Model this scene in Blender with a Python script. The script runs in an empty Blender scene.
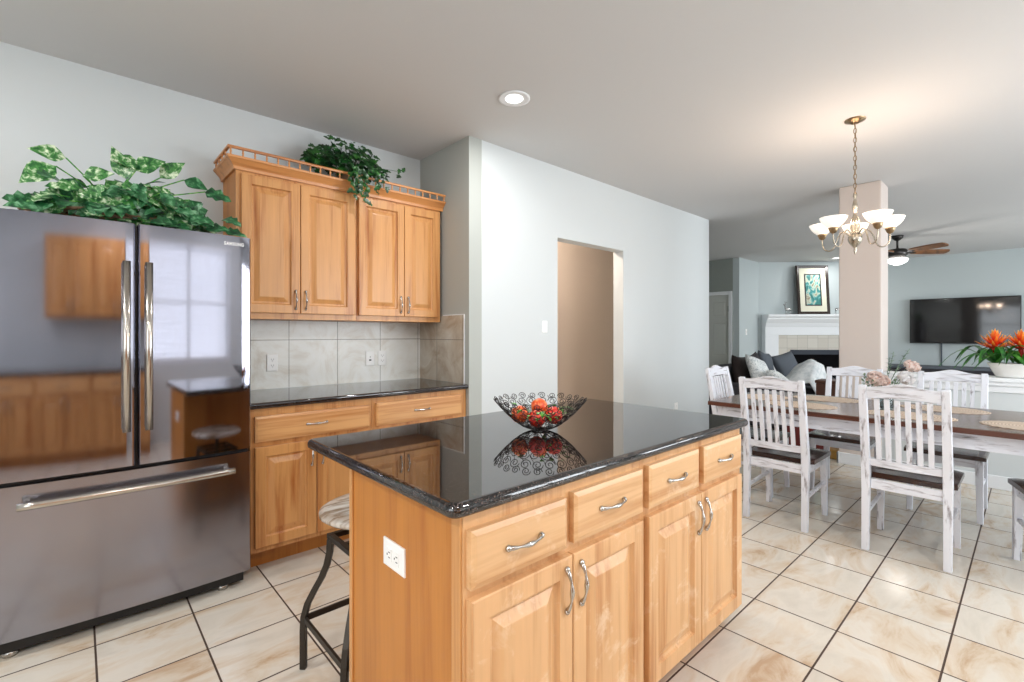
import bpy, bmesh, math, random
from mathutils import Vector, Matrix, noise
random.seed(7)
PI = math.pi
scene = bpy.context.scene
C = scene.collection

# ------------------------------------------------------------------ camera, world, light, exposure
CAMH = 1.285
HEAD = 47.614                      # heading of the view axis, degrees from +X
cam_d = bpy.data.cameras.new('camera')
cam = bpy.data.objects.new('camera', cam_d); C.objects.link(cam)
cam.location = (0, 0, CAMH)
cam.rotation_euler = (PI/2, 0, math.radians(HEAD-90))
cam_d.sensor_width = 36; cam_d.lens = 475.5/1024*36
cam_d.shift_y = -7.2/1024
cam_d.clip_start = 0.02
scene.camera = cam
scene.view_settings.view_transform = 'Standard'
scene.view_settings.look = 'None'
scene.view_settings.gamma = 1
scene.view_settings.use_curve_mapping = False
scene.view_settings.exposure = -0.06

world = bpy.data.worlds.new('world'); scene.world = world; world.use_nodes = True
wb = world.node_tree.nodes['Background']
wb.inputs[0].default_value = (0.86, 0.93, 1.0, 1); wb.inputs[1].default_value = 1.6

def area(name, loc, rot, sx, sy, power, col=(1, 1, 1), spread=PI):
    d = bpy.data.lights.new(name, 'AREA'); d.shape = 'RECTANGLE'; d.size = sx; d.size_y = sy
    d.energy = power; d.color = col; d.spread = spread
    o = bpy.data.objects.new(name, d); C.objects.link(o); o.location = loc; o.rotation_euler = rot
    return o
def point(name, loc, power, col, r=0.03):
    d = bpy.data.lights.new(name, 'POINT'); d.energy = power; d.color = col; d.shadow_soft_size = r
    o = bpy.data.objects.new(name, d); C.objects.link(o); o.location = loc
    return o
DAY = (0.90, 0.955, 1.0)
# daylight arriving through the windows behind and to the right of the camera
area('kitchen_daylight', (1.38, -1.95, 1.65), (-PI/2, 0, PI), 1.65, 1.5, 24, DAY)
area('dining_daylight', (4.1, -2.85, 1.45), (-PI/2, 0, PI), 2.4, 1.9, 150, DAY)
area('living_daylight', (8.8, -3.45, 1.5), (-PI/2, 0, PI), 3.6, 2.0, 210, DAY)
area('side_daylight', (-2.65, 0.3, 1.5), (0, -PI/2, 0), 1.7, 2.2, 55, DAY)
# ceiling lamp of the hallway behind the open doorway
def hall_lamp(x, y, z, p):
    d = bpy.data.lights.new('hall_lamp', 'POINT'); d.energy = p; d.color = (1, .84, .70); d.shadow_soft_size = .1
    o = bpy.data.objects.new('hall_lamp', d); C.objects.link(o); o.location = (x, y, z)
hall_lamp(3.5, 3.42, 2.5, 42)

# ------------------------------------------------------------------ materials
def lin(r, g, b):
    f = lambda c: (c/255/12.92) if c/255 <= .04045 else ((c/255+.055)/1.055)**2.4
    return (f(r), f(g), f(b), 1)
MATS = {}
def mat(name, col, rough=.5, metal=0, spec=.5, **kw):
    m = bpy.data.materials.new(name); m.use_nodes = True
    b = m.node_tree.nodes['Principled BSDF']
    b.inputs['Base Color'].default_value = col
    b.inputs['Roughness'].default_value = rough
    b.inputs['Metallic'].default_value = metal
    b.inputs['Specular IOR Level'].default_value = spec
    for k, v in kw.items(): b.inputs[k.replace('_', ' ')].default_value = v
    MATS[name] = m
    return m
class NT:
    def __init__(s, m): s.t = m.node_tree; s.b = s.t.nodes['Principled BSDF']
    def n(s, typ, **kw):
        x = s.t.nodes.new(typ)
        for k, v in kw.items(): setattr(x, k, v)
        return x
    def l(s, a, b): s.t.links.new(a, b)
    def coord(s, scale=(1, 1, 1), out='Object', rot=(0, 0, 0), loc=(0, 0, 0)):
        tc = s.n('ShaderNodeTexCoord'); mp = s.n('ShaderNodeMapping')
        mp.inputs['Scale'].default_value = scale; mp.inputs['Rotation'].default_value = rot; mp.inputs['Location'].default_value = loc
        s.l(tc.outputs[out], mp.inputs[0]); return mp.outputs[0]
    def noise(s, vec, scale, detail=4, rough=.5, dist=0):
        x = s.n('ShaderNodeTexNoise'); x.inputs['Scale'].default_value = scale; x.inputs['Detail'].default_value = detail
        x.inputs['Roughness'].default_value = rough; x.inputs['Distortion'].default_value = dist
        s.l(vec, x.inputs['Vector']); return x.outputs[0]
    def ramp(s, fac, stops, interp='LINEAR'):
        r = s.n('ShaderNodeValToRGB'); r.color_ramp.interpolation = interp
        e = r.color_ramp.elements
        while len(e) < len(stops): e.new(.5)
        for el, (p, c) in zip(e, stops): el.position = p; el.color = c
        s.l(fac, r.inputs[0]); return r.outputs[0]
    def mix(s, fac, a, b, mode='MIX'):
        x = s.n('ShaderNodeMix', data_type='RGBA', blend_type=mode)
        if isinstance(fac, (int, float)): x.inputs[0].default_value = fac
        else: s.l(fac, x.inputs[0])
        for v, i in ((a, 6), (b, 7)):
            if isinstance(v, tuple): x.inputs[i].default_value = v
            else: s.l(v, x.inputs[i])
        return x.outputs[2]
    def math(s, op, a, b=None, c=None):
        x = s.n('ShaderNodeMath', operation=op)
        for i, v in enumerate((a, b, c)):
            if v is None: continue
            if isinstance(v, (int, float)): x.inputs[i].default_value = v
            else: s.l(v, x.inputs[i])
        return x.outputs[0]
    def bump(s, h, strength=.2, dist=.01):
        x = s.n('ShaderNodeBump'); x.inputs['Strength'].default_value = strength; x.inputs['Distance'].default_value = dist
        s.l(h, x.inputs['Height']); s.l(x.outputs[0], s.b.inputs['Normal'])
    def base(s, c): s.l(c, s.b.inputs['Base Color'])

def wood(name, axis, light, dark, rough=.32, seed=0, worn=0.0):
    m = mat(name, light, rough); t = NT(m)
    sc = [9, 9, 9]; sc[axis] = .55
    v = t.coord(tuple(sc), loc=(seed, seed*.7, seed*.3))
    a = t.noise(v, 1.6, 5, .55, .6)
    sc2 = [60, 60, 60]; sc2[axis] = 1.6
    f = t.noise(t.coord(tuple(sc2)), 1.5, 3, .6)
    w = t.math('ADD', t.math('MULTIPLY', a, .75), t.math('MULTIPLY', f, .25))
    col = t.ramp(w, [(.34, dark), (.5, light), (.66, tuple(min(1, x*1.1) for x in light[:3])+(1,))])
    if worn:
        p = t.noise(t.coord((5, 5, 5), loc=(seed, 3, 1)), 1.6, 6, .7, .5)
        col = t.mix(t.ramp(p, [(.56, (0, 0, 0, 1)), (.68, (worn, worn, worn, 1))]), col, lin(238, 212, 180))
    t.base(col); t.bump(f, .05, .002)
    return m
ML, MD = lin(203, 147, 90), lin(165, 97, 46)
wood('maple_v', 2, ML, MD, worn=.0)
wood('maple_h', 0, lin(212, 160, 106), lin(180, 116, 62))
wood('maple_worn_v', 2, lin(214, 168, 120), lin(182, 122, 70), seed=4, worn=.55)
wood('maple_worn_h', 0, lin(216, 173, 126), lin(190, 134, 82), seed=2, worn=.45)
wood('maple_side', 2, lin(190, 124, 56), lin(172, 102, 42), seed=9, rough=.4)
wood('oak_trim', 0, lin(204, 140, 82), lin(160, 94, 46), seed=6)
wood('cherry', 2, lin(120, 58, 38), lin(70, 30, 20), seed=1)
wood('seat_wood', 1, lin(52, 27, 22), lin(24, 14, 13), rough=.18, seed=3)
wood('table_top', 1, lin(112, 98, 90), lin(74, 60, 54), rough=.22, seed=5)
wood('table_edge', 1, lin(92, 52, 38), lin(52, 28, 22), rough=.3, seed=5)
wood('fan_blade', 0, lin(128, 88, 56), lin(78, 52, 34), rough=.3, seed=5)

def paint(name, col, rough=.6):
    m = mat(name, col, rough, spec=.3); t = NT(m)
    t.bump(t.noise(t.coord(), 90, 3), .08, .003)
    return m
paint('wall_paint', lin(210, 215, 216), .55)
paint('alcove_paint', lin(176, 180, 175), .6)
paint('hall_paint', lin(224, 208, 194), .6)
paint('living_paint', lin(192, 201, 202), .6)
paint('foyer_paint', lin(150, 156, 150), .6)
paint('column_paint', lin(208, 196, 188), .6)
paint('ceiling_paint', lin(208, 208, 208), .8)
paint('white_trim', lin(238, 240, 242), .35)
paint('door_paint', lin(206, 208, 202), .4)
mat('white_plastic', lin(245, 245, 243), .3)
mat('dark_slot', lin(40, 38, 36), .5)
mat('black_plastic', lin(18, 18, 20), .4)
mat('firebox_iron', lin(30, 40, 54), .6)
mat('firebox_black', lin(14, 14, 16), .95, spec=.1)  # matte near-black for the block filling the firebox
mat('black_gloss', lin(10, 10, 12), .06, spec=.6)
mat('pewter', lin(190, 188, 184), .22, 1)
mat('nickel', lin(176, 166, 150), .25, 1)
mat('brass_old', lin(150, 128, 100), .3, 1)
mat('dark_iron', lin(66, 60, 54), .45, .8)
mat('bowl_iron', lin(48, 44, 44), .4, .7)
mat('fan_metal', lin(70, 68, 66), .35, .8)
mat('silver', lin(180, 180, 178), .2, 1)
mat('lamp_glass', lin(250, 246, 238), .3, Emission_Color=(1, .92, .82, 1), Emission_Strength=.5)
mat('lamp_glow', (1, 1, 1, 1), .3, Emission_Color=(1, .98, .95, 1), Emission_Strength=3.0)
mat('basket', lin(120, 92, 66), .7)
mat('soil', lin(60, 46, 36), .9)
mat('ceramic', lin(240, 238, 234), .25)
mat('clear_glass', lin(210, 225, 228), .03, Transmission_Weight=.95)
mat('sofa_fabric', lin(66, 64, 70), .9)
mat('pillow_grey', lin(92, 98, 106), .9)
mat('pillow_dark', lin(56, 52, 56), .9)
mat('pillow_brown', lin(46, 36, 34), .85)
mat('brown_leather', lin(86, 48, 32), .5)
mat('toy_red', lin(104, 26, 26), .5)
mat('toy_yellow', lin(160, 120, 50), .5)
mat('white_stitch', lin(240, 240, 240), .6)

m = mat('pillow_light', lin(205, 210, 208), .9); t = NT(m)
t.base(t.ramp(t.noise(t.coord(), 26, 5, .7, 1.5), [(.44, lin(244, 246, 244)), (.54, lin(218, 222, 222)), (.64, lin(150, 160, 166))]))
m = mat('throw', lin(240, 242, 242), .95); t = NT(m)
t.base(t.ramp(t.noise(t.coord(), 12, 4, .6), [(.4, lin(244, 246, 246)), (.65, lin(208, 214, 216))]))

# stainless steel, brushed
def steel(name, col, rough):
    m = mat(name, col, rough, 1); t = NT(m)
    n = t.noise(t.coord((2, 2, 260)), 3, 3)
    r = t.math('ADD', t.math('MULTIPLY', n, .04), rough-.02)
    t.l(r, t.b.inputs['Roughness']); t.bump(n, .012, .001)
steel('stainless', lin(158, 157, 168), .055)
steel('stainless_brushed', lin(158, 158, 168), .17)
steel('bar_steel', lin(196, 190, 182), .2)
mat('fridge_side', lin(120, 122, 126), .4, .6)

# granite
m = mat('granite', lin(22, 20, 22), .03, spec=.5, IOR=1.75); t = NT(m)
v = t.n('ShaderNodeTexVoronoi'); v.inputs['Scale'].default_value = 330; t.l(t.coord(), v.inputs['Vector'])
sp = t.ramp(t.n('ShaderNodeSeparateColor') and v.outputs['Color'], [(0, (0, 0, 0, 1)), (.58, (0, 0, 0, 1)), (.7, lin(70, 55, 50)), (1, lin(140, 122, 116))])
t.base(t.mix(t.noise(t.coord(), 60, 3), lin(16, 15, 17), sp))

# tile floor: square tiles on a grid that follows the walls
S, X0, Y0 = .3387, 2.0846, .911
m = mat('floor_tile', lin(226, 214, 196), .16, spec=.5); t = NT(m)
tc = t.n('ShaderNodeTexCoord'); sp = t.n('ShaderNodeSeparateXYZ'); t.l(tc.outputs['Object'], sp.inputs[0])
fx = t.math('DIVIDE', t.math('SUBTRACT', sp.outputs[0], X0), S); fy = t.math('DIVIDE', t.math('SUBTRACT', sp.outputs[1], Y0), S)
def edge(f): return t.math('MULTIPLY', t.math('ABSOLUTE', t.math('SUBTRACT', f, t.math('ROUND', f))), S)
d = t.math('MINIMUM', edge(fx), edge(fy))
g = t.math('LESS_THAN', d, .0036)
cell = t.n('ShaderNodeCombineXYZ'); t.l(t.math('FLOOR', fx), cell.inputs[0]); t.l(t.math('FLOOR', fy), cell.inputs[1])
wn = t.n('ShaderNodeTexWhiteNoise'); t.l(cell.outputs[0], wn.inputs['Vector'])
sh = t.n('ShaderNodeVectorMath', operation='SCALE'); t.l(wn.outputs['Color'], sh.inputs[0]); sh.inputs[3].default_value = 20
ad = t.n('ShaderNodeVectorMath', operation='ADD'); t.l(sh.outputs[0], ad.inputs[0]); t.l(t.coord((1.7, 4.4, 1), rot=(0, 0, .5)), ad.inputs[1])
n1 = t.noise(ad.outputs[0], 1.3, 6, .62, .9)
tcol = t.ramp(n1, [(.30, lin(190, 162, 132)), (.42, lin(211, 196, 176)), (.54, lin(217, 210, 198)), (.74, lin(205, 198, 186))])
t.base(t.mix(g, tcol, lin(72, 54, 44)))
t.l(t.math('ADD', t.math('MULTIPLY', g, .5), .17), t.b.inputs['Roughness'])
t.bump(t.math('MINIMUM', t.math('DIVIDE', d, .006), 1.0), .35, .002)

# backsplash tile (world XYZ grid: lines at X, or Y, and Z)
def splash_mat(name, axis, lines0, pitch, zl, tint):
    m = mat(name, tint[1], .3); t = NT(m)
    tc = t.n('ShaderNodeTexCoord'); sp = t.n('ShaderNodeSeparateXYZ'); t.l(tc.outputs['Object'], sp.inputs[0])
    f = t.math('DIVIDE', t.math('SUBTRACT', sp.outputs[axis], lines0), pitch)
    e = t.math('MULTIPLY', t.math('ABSOLUTE', t.math('SUBTRACT', f, t.math('ROUND', f))), pitch)
    ez = t.math('ABSOLUTE', t.math('SUBTRACT', sp.outputs[2], zl))
    g = t.math('LESS_THAN', t.math('MINIMUM', e, ez), .0022)
    n = t.noise(t.coord((1, 1, 1), rot=(0, .6, 0)), 4.2, 6, .65, .8)
    t.base(t.mix(g, t.ramp(n, [(.3, tint[0]), (.5, tint[1]), (.7, tint[2])]), lin(120, 112, 100)))
splash_mat('splash_tile', 0, 1.075, .34, 1.243, (lin(208, 200, 186), lin(234, 234, 228), lin(243, 244, 242)))
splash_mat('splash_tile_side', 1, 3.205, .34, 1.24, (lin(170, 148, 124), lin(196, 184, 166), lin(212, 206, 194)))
m = mat('hearth_tile', lin(205, 198, 184), .4); t = NT(m)
b = t.n('ShaderNodeTexBrick'); b.offset = 0; b.inputs['Scale'].default_value = 1; b.inputs['Brick Width'].default_value = .2; b.inputs['Row Height'].default_value = .2
b.inputs['Mortar Size'].default_value = .004
b.inputs['Color1'].default_value = lin(206, 200, 188); b.inputs['Color2'].default_value = lin(196, 188, 174); b.inputs['Mortar'].default_value = lin(170, 164, 152)
t.l(t.coord(rot=(PI/2, 0, 0)), b.inputs['Vector']); t.base(b.outputs[0])

# distressed white paint
def distressed(name, sc):
    m = mat(name, lin(238, 238, 242), .45); t = NT(m)
    n = t.noise(t.coord(sc), 1.0, 5, .62, .3)
    t.base(t.ramp(n, [(.54, lin(230, 233, 241)), (.62, lin(192, 192, 200)), (.70, lin(118, 112, 112))]))
distressed('distressed_v', (30, 30, 6)); distressed('distressed_h', (34, 6, 44))

# leaves
def leafm(name, a, b, c, sc=30):
    m = mat(name, a, .35); t = NT(m)
    t.base(t.ramp(t.noise(t.coord(), sc, 4, .6, .4), [(.38, a), (.52, b), (.66, c)]))
leafm('pothos_leaf', lin(30, 84, 44), lin(74, 138, 66), lin(222, 234, 204), 42)
leafm('dark_leaf', lin(16, 56, 34), lin(40, 104, 58), lin(120, 168, 130), 30)
leafm('ivy_leaf', lin(16, 44, 22), lin(26, 76, 30), lin(60, 122, 48), 18)
leafm('strap_leaf', lin(24, 74, 26), lin(44, 112, 34), lin(96, 156, 60), 14)
leafm('sage_leaf', lin(70, 96, 72), lin(100, 128, 98), lin(140, 160, 130), 30)
leafm('petal', lin(236, 214, 204), lin(244, 232, 226), lin(222, 180, 166), 30)
leafm('petal_white', lin(244, 242, 240), lin(238, 236, 236), lin(226, 220, 220), 30)
leafm('ball_red', lin(190, 22, 20), lin(222, 48, 30), lin(250, 130, 90), 55)
leafm('ball_orange', lin(206, 60, 22), lin(236, 96, 36), lin(250, 170, 110), 55)
leafm('leaf_bright', lin(30, 110, 30), lin(70, 160, 40), lin(140, 200, 80), 40)
m = mat('bract', lin(235, 90, 30), .45); t = NT(m)
at = t.n('ShaderNodeAttribute', attribute_name='along')
t.base(t.ramp(at.outputs['Fac'], [(0, lin(214, 30, 22)), (.45, lin(236, 62, 24)), (.75, lin(246, 130, 40)), (1, lin(250, 190, 90))]))
# placemat weave
m = mat('placemat', lin(216, 186, 146), .75); t = NT(m)
w = t.n('ShaderNodeTexWave', wave_type='RINGS', rings_direction='Z'); w.inputs['Scale'].default_value = 22; w.inputs['Distortion'].default_value = .4
t.l(t.coord((1, 1, 1)), w.inputs['Vector'])
t.base(t.ramp(w.outputs[0], [(0, lin(168, 148, 130)), (.5, lin(200, 180, 160)), (1, lin(216, 200, 184))])); t.bump(w.outputs[0], .5, .003)
# abstract teal print
m = mat('teal_print', lin(60, 130, 130), .5); t = NT(m)
t.base(t.ramp(t.noise(t.coord((4, 4, 2.5)), 2.2, 3, .5, 1.2), [(.36, lin(36, 110, 104)), (.46, lin(66, 150, 150)), (.54, lin(190, 200, 180)), (.66, lin(120, 92, 66))]))
mat('mat_board', lin(222, 220, 200), .8)
# window pane
m = bpy.data.materials.new('pane'); m.use_nodes = True; MATS['pane'] = m
nt = m.node_tree; nt.nodes.remove(nt.nodes['Principled BSDF'])
tr = nt.nodes.new('ShaderNodeBsdfTransparent'); gl = nt.nodes.new('ShaderNodeBsdfGlossy'); gl.inputs['Roughness'].default_value = 0
mx = nt.nodes.new('ShaderNodeMixShader'); mx.inputs[0].default_value = .06
nt.links.new(tr.outputs[0], mx.inputs[1]); nt.links.new(gl.outputs[0], mx.inputs[2]); nt.links.new(mx.outputs[0], nt.nodes['Material Output'].inputs[0])

# ------------------------------------------------------------------ mesh helpers
class MB:
    def __init__(s): s.v = []; s.f = []; s.smooth = []; s.along = []
    def add(s, vs, fs, sm=False, al=None):
        o = len(s.v); s.v += [Vector(p) for p in vs]; s.f += [tuple(i+o for i in f) for f in fs]; s.smooth += [sm]*len(fs)
        s.along += (al if al else [0]*len(vs)); return s
    def box(s, x0, x1, y0, y1, z0, z1):
        v = [(x, y, z) for x in (x0, x1) for y in (y0, y1) for z in (z0, z1)]
        return s.add(v, [(0, 1, 3, 2), (4, 6, 7, 5), (0, 4, 5, 1), (2, 3, 7, 6), (0, 2, 6, 4), (1, 5, 7, 3)])
    def hexa(s, bot, top):            # bottom ring of 4, top ring of 4
        return s.add(list(bot)+list(top), [(3, 2, 1, 0), (4, 5, 6, 7), (0, 1, 5, 4), (1, 2, 6, 5), (2, 3, 7, 6), (3, 0, 4, 7)])
    def prism(s, poly, axis, a0, a1, sm=False):
        n = len(poly); P = []
        for a in (a0, a1):
            for (p, q) in poly:
                P.append({0: (a, p, q), 1: (p, a, q), 2: (p, q, a)}[axis])
        s.add(P, [tuple(range(n-1, -1, -1)), tuple(range(n, 2*n))], False)
        o = len(s.v)-2*n
        for i in range(n):
            j = (i+1) % n; s.f.append((o+i, o+j, o+n+j, o+n+i)); s.smooth.append(sm)
        return s
    def tube(s, pts, r, n=8, closed=False, cap=True):
        pts = [Vector(p) for p in pts]; m = len(pts)
        if not isinstance(r, (list, tuple)): r = [r]*m
        vs = []; fs = []; up = None
        for i, p in enumerate(pts):
            a = pts[(i-1) % m] if (closed or i > 0) else p; b = pts[(i+1) % m] if (closed or i < m-1) else p
            d = (b-a)
            d = d.normalized() if d.length > 1e-9 else Vector((0, 0, 1))
            if up is None: up = d.orthogonal().normalized()
            up = (up-d*up.dot(d)); up = up.normalized() if up.length > 1e-6 else d.orthogonal().normalized()
            w = d.cross(up)
            for k in range(n):
                t = 2*PI*k/n; vs.append(p+(up*math.cos(t)+w*math.sin(t))*r[i])
        for i in range(m if closed else m-1):
            j = (i+1) % m
            for k in range(n):
                l = (k+1) % n; fs.append((i*n+k, i*n+l, j*n+l, j*n+k))
        s.add(vs, fs, True)
        if cap and not closed:
            o = len(s.v)-m*n; s.f.append(tuple(o+k for k in range(n-1, -1, -1))); s.f.append(tuple(o+(m-1)*n+k for k in range(n))); s.smooth += [False, False]
        return s
    def bar(s, pts, w, h, side=(0, 1, 0)):   # rectangular section along pts; side = direction of w
        side = Vector(side).normalized(); pts = [Vector(p) for p in pts]; vs = []; fs = []; m = len(pts)
        for i, p in enumerate(pts):
            a = pts[max(i-1, 0)]; b = pts[min(i+1, m-1)]; d = (b-a).normalized(); n = d.cross(side).normalized()
            ww = w[i] if isinstance(w, (list, tuple)) else w; hh = h[i] if isinstance(h, (list, tuple)) else h
            for (u, v) in ((-1, -1), (1, -1), (1, 1), (-1, 1)): vs.append(p+side*(u*ww/2)+n*(v*hh/2))
        for i in range(m-1):
            for k in range(4):
                l = (k+1) % 4; fs.append((i*4+k, i*4+l, i*4+4+l, i*4+4+k))
        fs += [(3, 2, 1, 0), tuple((m-1)*4+k for k in range(4))]
        return s.add(vs, fs)
    def lathe(s, prof, c=(0, 0, 0), n=24, M=None, cap=False):
        vs = []; fs = []; m = len(prof)
        for (r, z) in prof:
            for k in range(n):
                t = 2*PI*k/n; p = Vector((r*math.cos(t), r*math.sin(t), z))
                if M: p = M @ p
                vs.append(p+Vector(c))
        for i in range(m-1):
            for k in range(n):
                l = (k+1) % n; fs.append((i*n+k, i*n+l, (i+1)*n+l, (i+1)*n+k))
        s.add(vs, fs, True)
        if cap:
            o = len(s.v)-m*n; s.f.append(tuple(o+k for k in range(n-1, -1, -1))); s.f.append(tuple(o+(m-1)*n+k for k in range(n))); s.smooth += [False]*2
        return s
    def ball(s, c, r, n=12, m=8, sq=(1, 1, 1), M=None, bump=0):
        vs = []; fs = []
        for i in range(m+1):
            ph = PI*i/m
            for k in range(n):
                t = 2*PI*k/n; p = Vector((math.sin(ph)*math.cos(t), math.sin(ph)*math.sin(t), math.cos(ph)))
                rr = r*(1+bump*noise.noise(p*3+Vector(c)*7)) if bump else r
                p = Vector((p.x*sq[0], p.y*sq[1], p.z*sq[2]))*rr
                if M: p = M @ p
                vs.append(p+Vector(c))
        for i in range(m):
            for k in range(n):
                l = (k+1) % n; fs.append((i*n+k, (i+1)*n+k, (i+1)*n+l, i*n+l))
        return s.add(vs, fs, True)
    def conc(s, O, U, V, N, w, h, prof):     # concentric rectangles: raised panels, drawer fronts
        O, U, V, N = map(Vector, (O, U, V, N)); vs = []; fs = []
        for (ins, ht) in prof:
            for (a, b) in ((ins, ins), (w-ins, ins), (w-ins, h-ins), (ins, h-ins)): vs.append(O+U*a+V*b+N*ht)
        m = len(prof)
        for i in range(m-1):
            for k in range(4):
                l = (k+1) % 4; fs.append((i*4+k, i*4+l, i*4+4+l, i*4+4+k))
        fs += [(3, 2, 1, 0), tuple((m-1)*4+k for k in range(4))]
        return s.add(vs, fs)
    def xf(s, fn): s.v = [Vector(fn(p)) for p in s.v]; return s
    def build(s, name, material, parent=None, bevel=0, world=False, label=None, sub=0, solid=0, seg=2):
        off = Vector((0, 0, 0))
        if world and parent:
            off = parent.location.copy()
            if parent.parent: off += parent.parent.location
        me = bpy.data.meshes.new(name); me.from_pydata([tuple(p-off) for p in s.v], [], s.f)
        for p, sm in zip(me.polygons, s.smooth): p.use_smooth = sm
        if any(s.along):
            a = me.attributes.new('along', 'FLOAT', 'POINT')
            for i, x in enumerate(s.along): a.data[i].value = x
        me.materials.append(MATS[material] if isinstance(material, str) else material)
        bm = bmesh.new(); bm.from_mesh(me); bmesh.ops.recalc_face_normals(bm, faces=bm.faces); bm.to_mesh(me); bm.free()
        o = bpy.data.objects.new(name, me); C.objects.link(o)
        if parent: o.parent = parent
        if bevel:
            b = o.modifiers.new('bevel', 'BEVEL'); b.width = bevel; b.segments = seg; b.limit_method = 'ANGLE'; b.angle_limit = math.radians(40)
        if solid:
            q = o.modifiers.new('solid', 'SOLIDIFY'); q.thickness = solid
        if sub:
            q = o.modifiers.new('sub', 'SUBSURF'); q.levels = q.render_levels = sub
        if label: o['label'] = label
        return o
def thing(name, label, cat, loc=(0, 0, 0), rz=0, group=None):
    o = bpy.data.objects.new(name, None); C.objects.link(o); o.location = loc; o.rotation_euler = (0, 0, rz)
    o.empty_display_size = .05
    return tag(o, label, cat, group)
def tag(o, label, cat, group=None):
    o['label'] = label; o['category'] = cat
    if group: o['group'] = group
    return o
def struct(o): o['kind'] = 'structure'; return o
def dup(root, loc=None, rz=None, label=None):
    r = root.copy(); C.objects.link(r)
    if loc is not None: r.location = loc
    if rz is not None: r.rotation_euler = (0, 0, rz)
    if label: r['label'] = label
    for ch in list(root.children):
        c = ch.copy(); C.objects.link(c); c.parent = r
        for g_ in list(ch.children):
            d_ = g_.copy(); C.objects.link(d_); d_.parent = c
    return r
def inst(ob, parent, loc, rot=(0, 0, 0)):
    c = ob.copy(); C.objects.link(c); c.parent = parent; c.location = loc; c.rotation_euler = rot; return c

# ------------------------------------------------------------------ room shell
CH = 2.74
WA, JX, WBY, WBX = 3.465, 2.12, 2.79, 5.953
KX, KY, NY, LY, TX = -2.3, -1.6, -2.5, -3.1, 11.8
T = .12
struct(MB().box(KX-.1, TX+.1, LY-.1, 5.1, -.05, 0).build('floor', 'floor_tile'))
struct(MB().box(KX-.1, TX+.1, LY-.1, 5.1, CH, CH+.05).build('ceiling', 'ceiling_paint'))
def wall(name, axis, pos, a0, a1, m, holes=(), thick=T, side=1, z1=CH):
    """axis 0: wall plane at X=pos, running in Y; axis 1: at Y=pos running in X; thickness goes to `side`"""
    mb = MB(); p0, p1 = sorted((pos, pos+thick*side))
    def bx(b0, b1, z0, z_):
        if b1-b0 < 1e-4 or z_-z0 < 1e-4: return
        if axis == 0: mb.box(p0, p1, b0, b1, z0, z_)
        else: mb.box(b0, b1, p0, p1, z0, z_)
    cur = a0
    for (h0, h1, z0, zt) in sorted(holes):
        bx(cur, h0, 0, z1); bx(h0, h1, 0, z0); bx(h0, h1, zt, z1); cur = h1
    bx(cur, a1, 0, z1)
    return struct(mb.build(name, m))
wall('wall_left', 1, WA, KX, JX, 'wall_paint')
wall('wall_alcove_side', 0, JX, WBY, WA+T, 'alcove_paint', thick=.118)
wall('wall_doorway', 1, WBY, JX+.118, WBX, 'wall_paint', [(3.083, 4.069, 0, 2.124)])
wall('wall_hall_back', 1, 3.95, JX+.12, WBX-.02, 'hall_paint')
wall('wall_hall_end', 0, WBX, WBY+T, 4.82, 'foyer_paint', side=-1, thick=.12)
wall('wall_foyer', 1, 4.82, WBX-.12, 9.3, 'foyer_paint')
wall('wall_entry', 0, 9.3, 3.77+T, 4.94, 'foyer_paint', [(3.97, 4.73, 0, 2.04)])
wall('wall_living_left', 1, 3.77, 9.3, 10.36, 'living_paint')
cdiag = 14.0
mb = MB(); mb.prism([(10.23, 3.77), (11.8, 2.2), (11.8+T, 2.2), (11.8+T, 3.77+T), (10.23, 3.77+T)], 2, 0, CH)
struct(mb.build('wall_fireplace', 'living_paint'))
wall('wall_television', 0, TX, LY, 2.2, 'living_paint')
wall('wall_living_right', 1, LY, WBX, TX+T, 'living_paint', [(7.0, 10.6, .5, 2.5)], side=-1)
wall('wall_living_step', 0, WBX, LY, NY, 'living_paint', side=-1)
wall('wall_dining_right', 1, NY, 2.4, WBX-T, 'wall_paint', [(2.9, 5.3, .5, 2.4)], side=-1)
wall('wall_kitchen_step', 0, 2.4, NY-T, KY-T, 'wall_paint', side=-1)
wall('wall_kitchen_back', 1, KY, KX, 2.4, 'wall_paint', [(.55, 2.2, .92, 2.4)], side=-1)
wall('wall_kitchen_side', 0, KX, KY-T, WA+T, 'wall_paint', [(-.8, 1.4, .9, 2.35)], side=-1)

def window(name, axis, pos, a0, a1, z0, z1, side, mull=1, blinds=None):
    mb = MB(); f = .05; w0, w1 = sorted((pos+side*.03, pos+side*.09))
    def bx(m_, b0, b1, c0, c1, q0=w0, q1=w1):
        if axis == 0: m_.box(q0, q1, b0, b1, c0, c1)
        else: m_.box(b0, b1, q0, q1, c0, c1)
    fr = mb
    bx(fr, a0, a1, z0, z0+f); bx(fr, a0, a1, z1-f, z1); bx(fr, a0, a0+f, z0+f, z1-f); bx(fr, a1-f, a1, z0+f, z1-f)
    for i in range(mull): c = a0+(a1-a0)*(i+1)/(mull+1); bx(fr, c-.025, c+.025, z0+f, z1-f)
    zm = (z0+z1)/2; bx(fr, a0+f, a1-f, zm-.02, zm+.02)
    o = struct(fr.build(name, 'white_trim'))
    pm = MB(); bx(pm, a0+f, a1-f, z0+f, z1-f, (w0+w1)/2-.002, (w0+w1)/2+.002); pm.build('window_pane', 'pane', o)
    return o
window('window_1', 1, KY, .55, 2.2, .92, 2.4, -1, 1)
window('window_2', 1, NY, 2.9, 5.3, .5, 2.4, -1, 2)
window('window_3', 1, LY, 7.0, 10.6, .5, 2.5, -1, 3)
window('window_4', 0, KX, -.8, 1.4, .9, 2.35, -1, 1)
bl = thing('window_blind', 'white slatted blind hanging in the kitchen window behind the camera', 'blind', (1.15, KY+.03, .95))
mb = MB()
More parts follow.
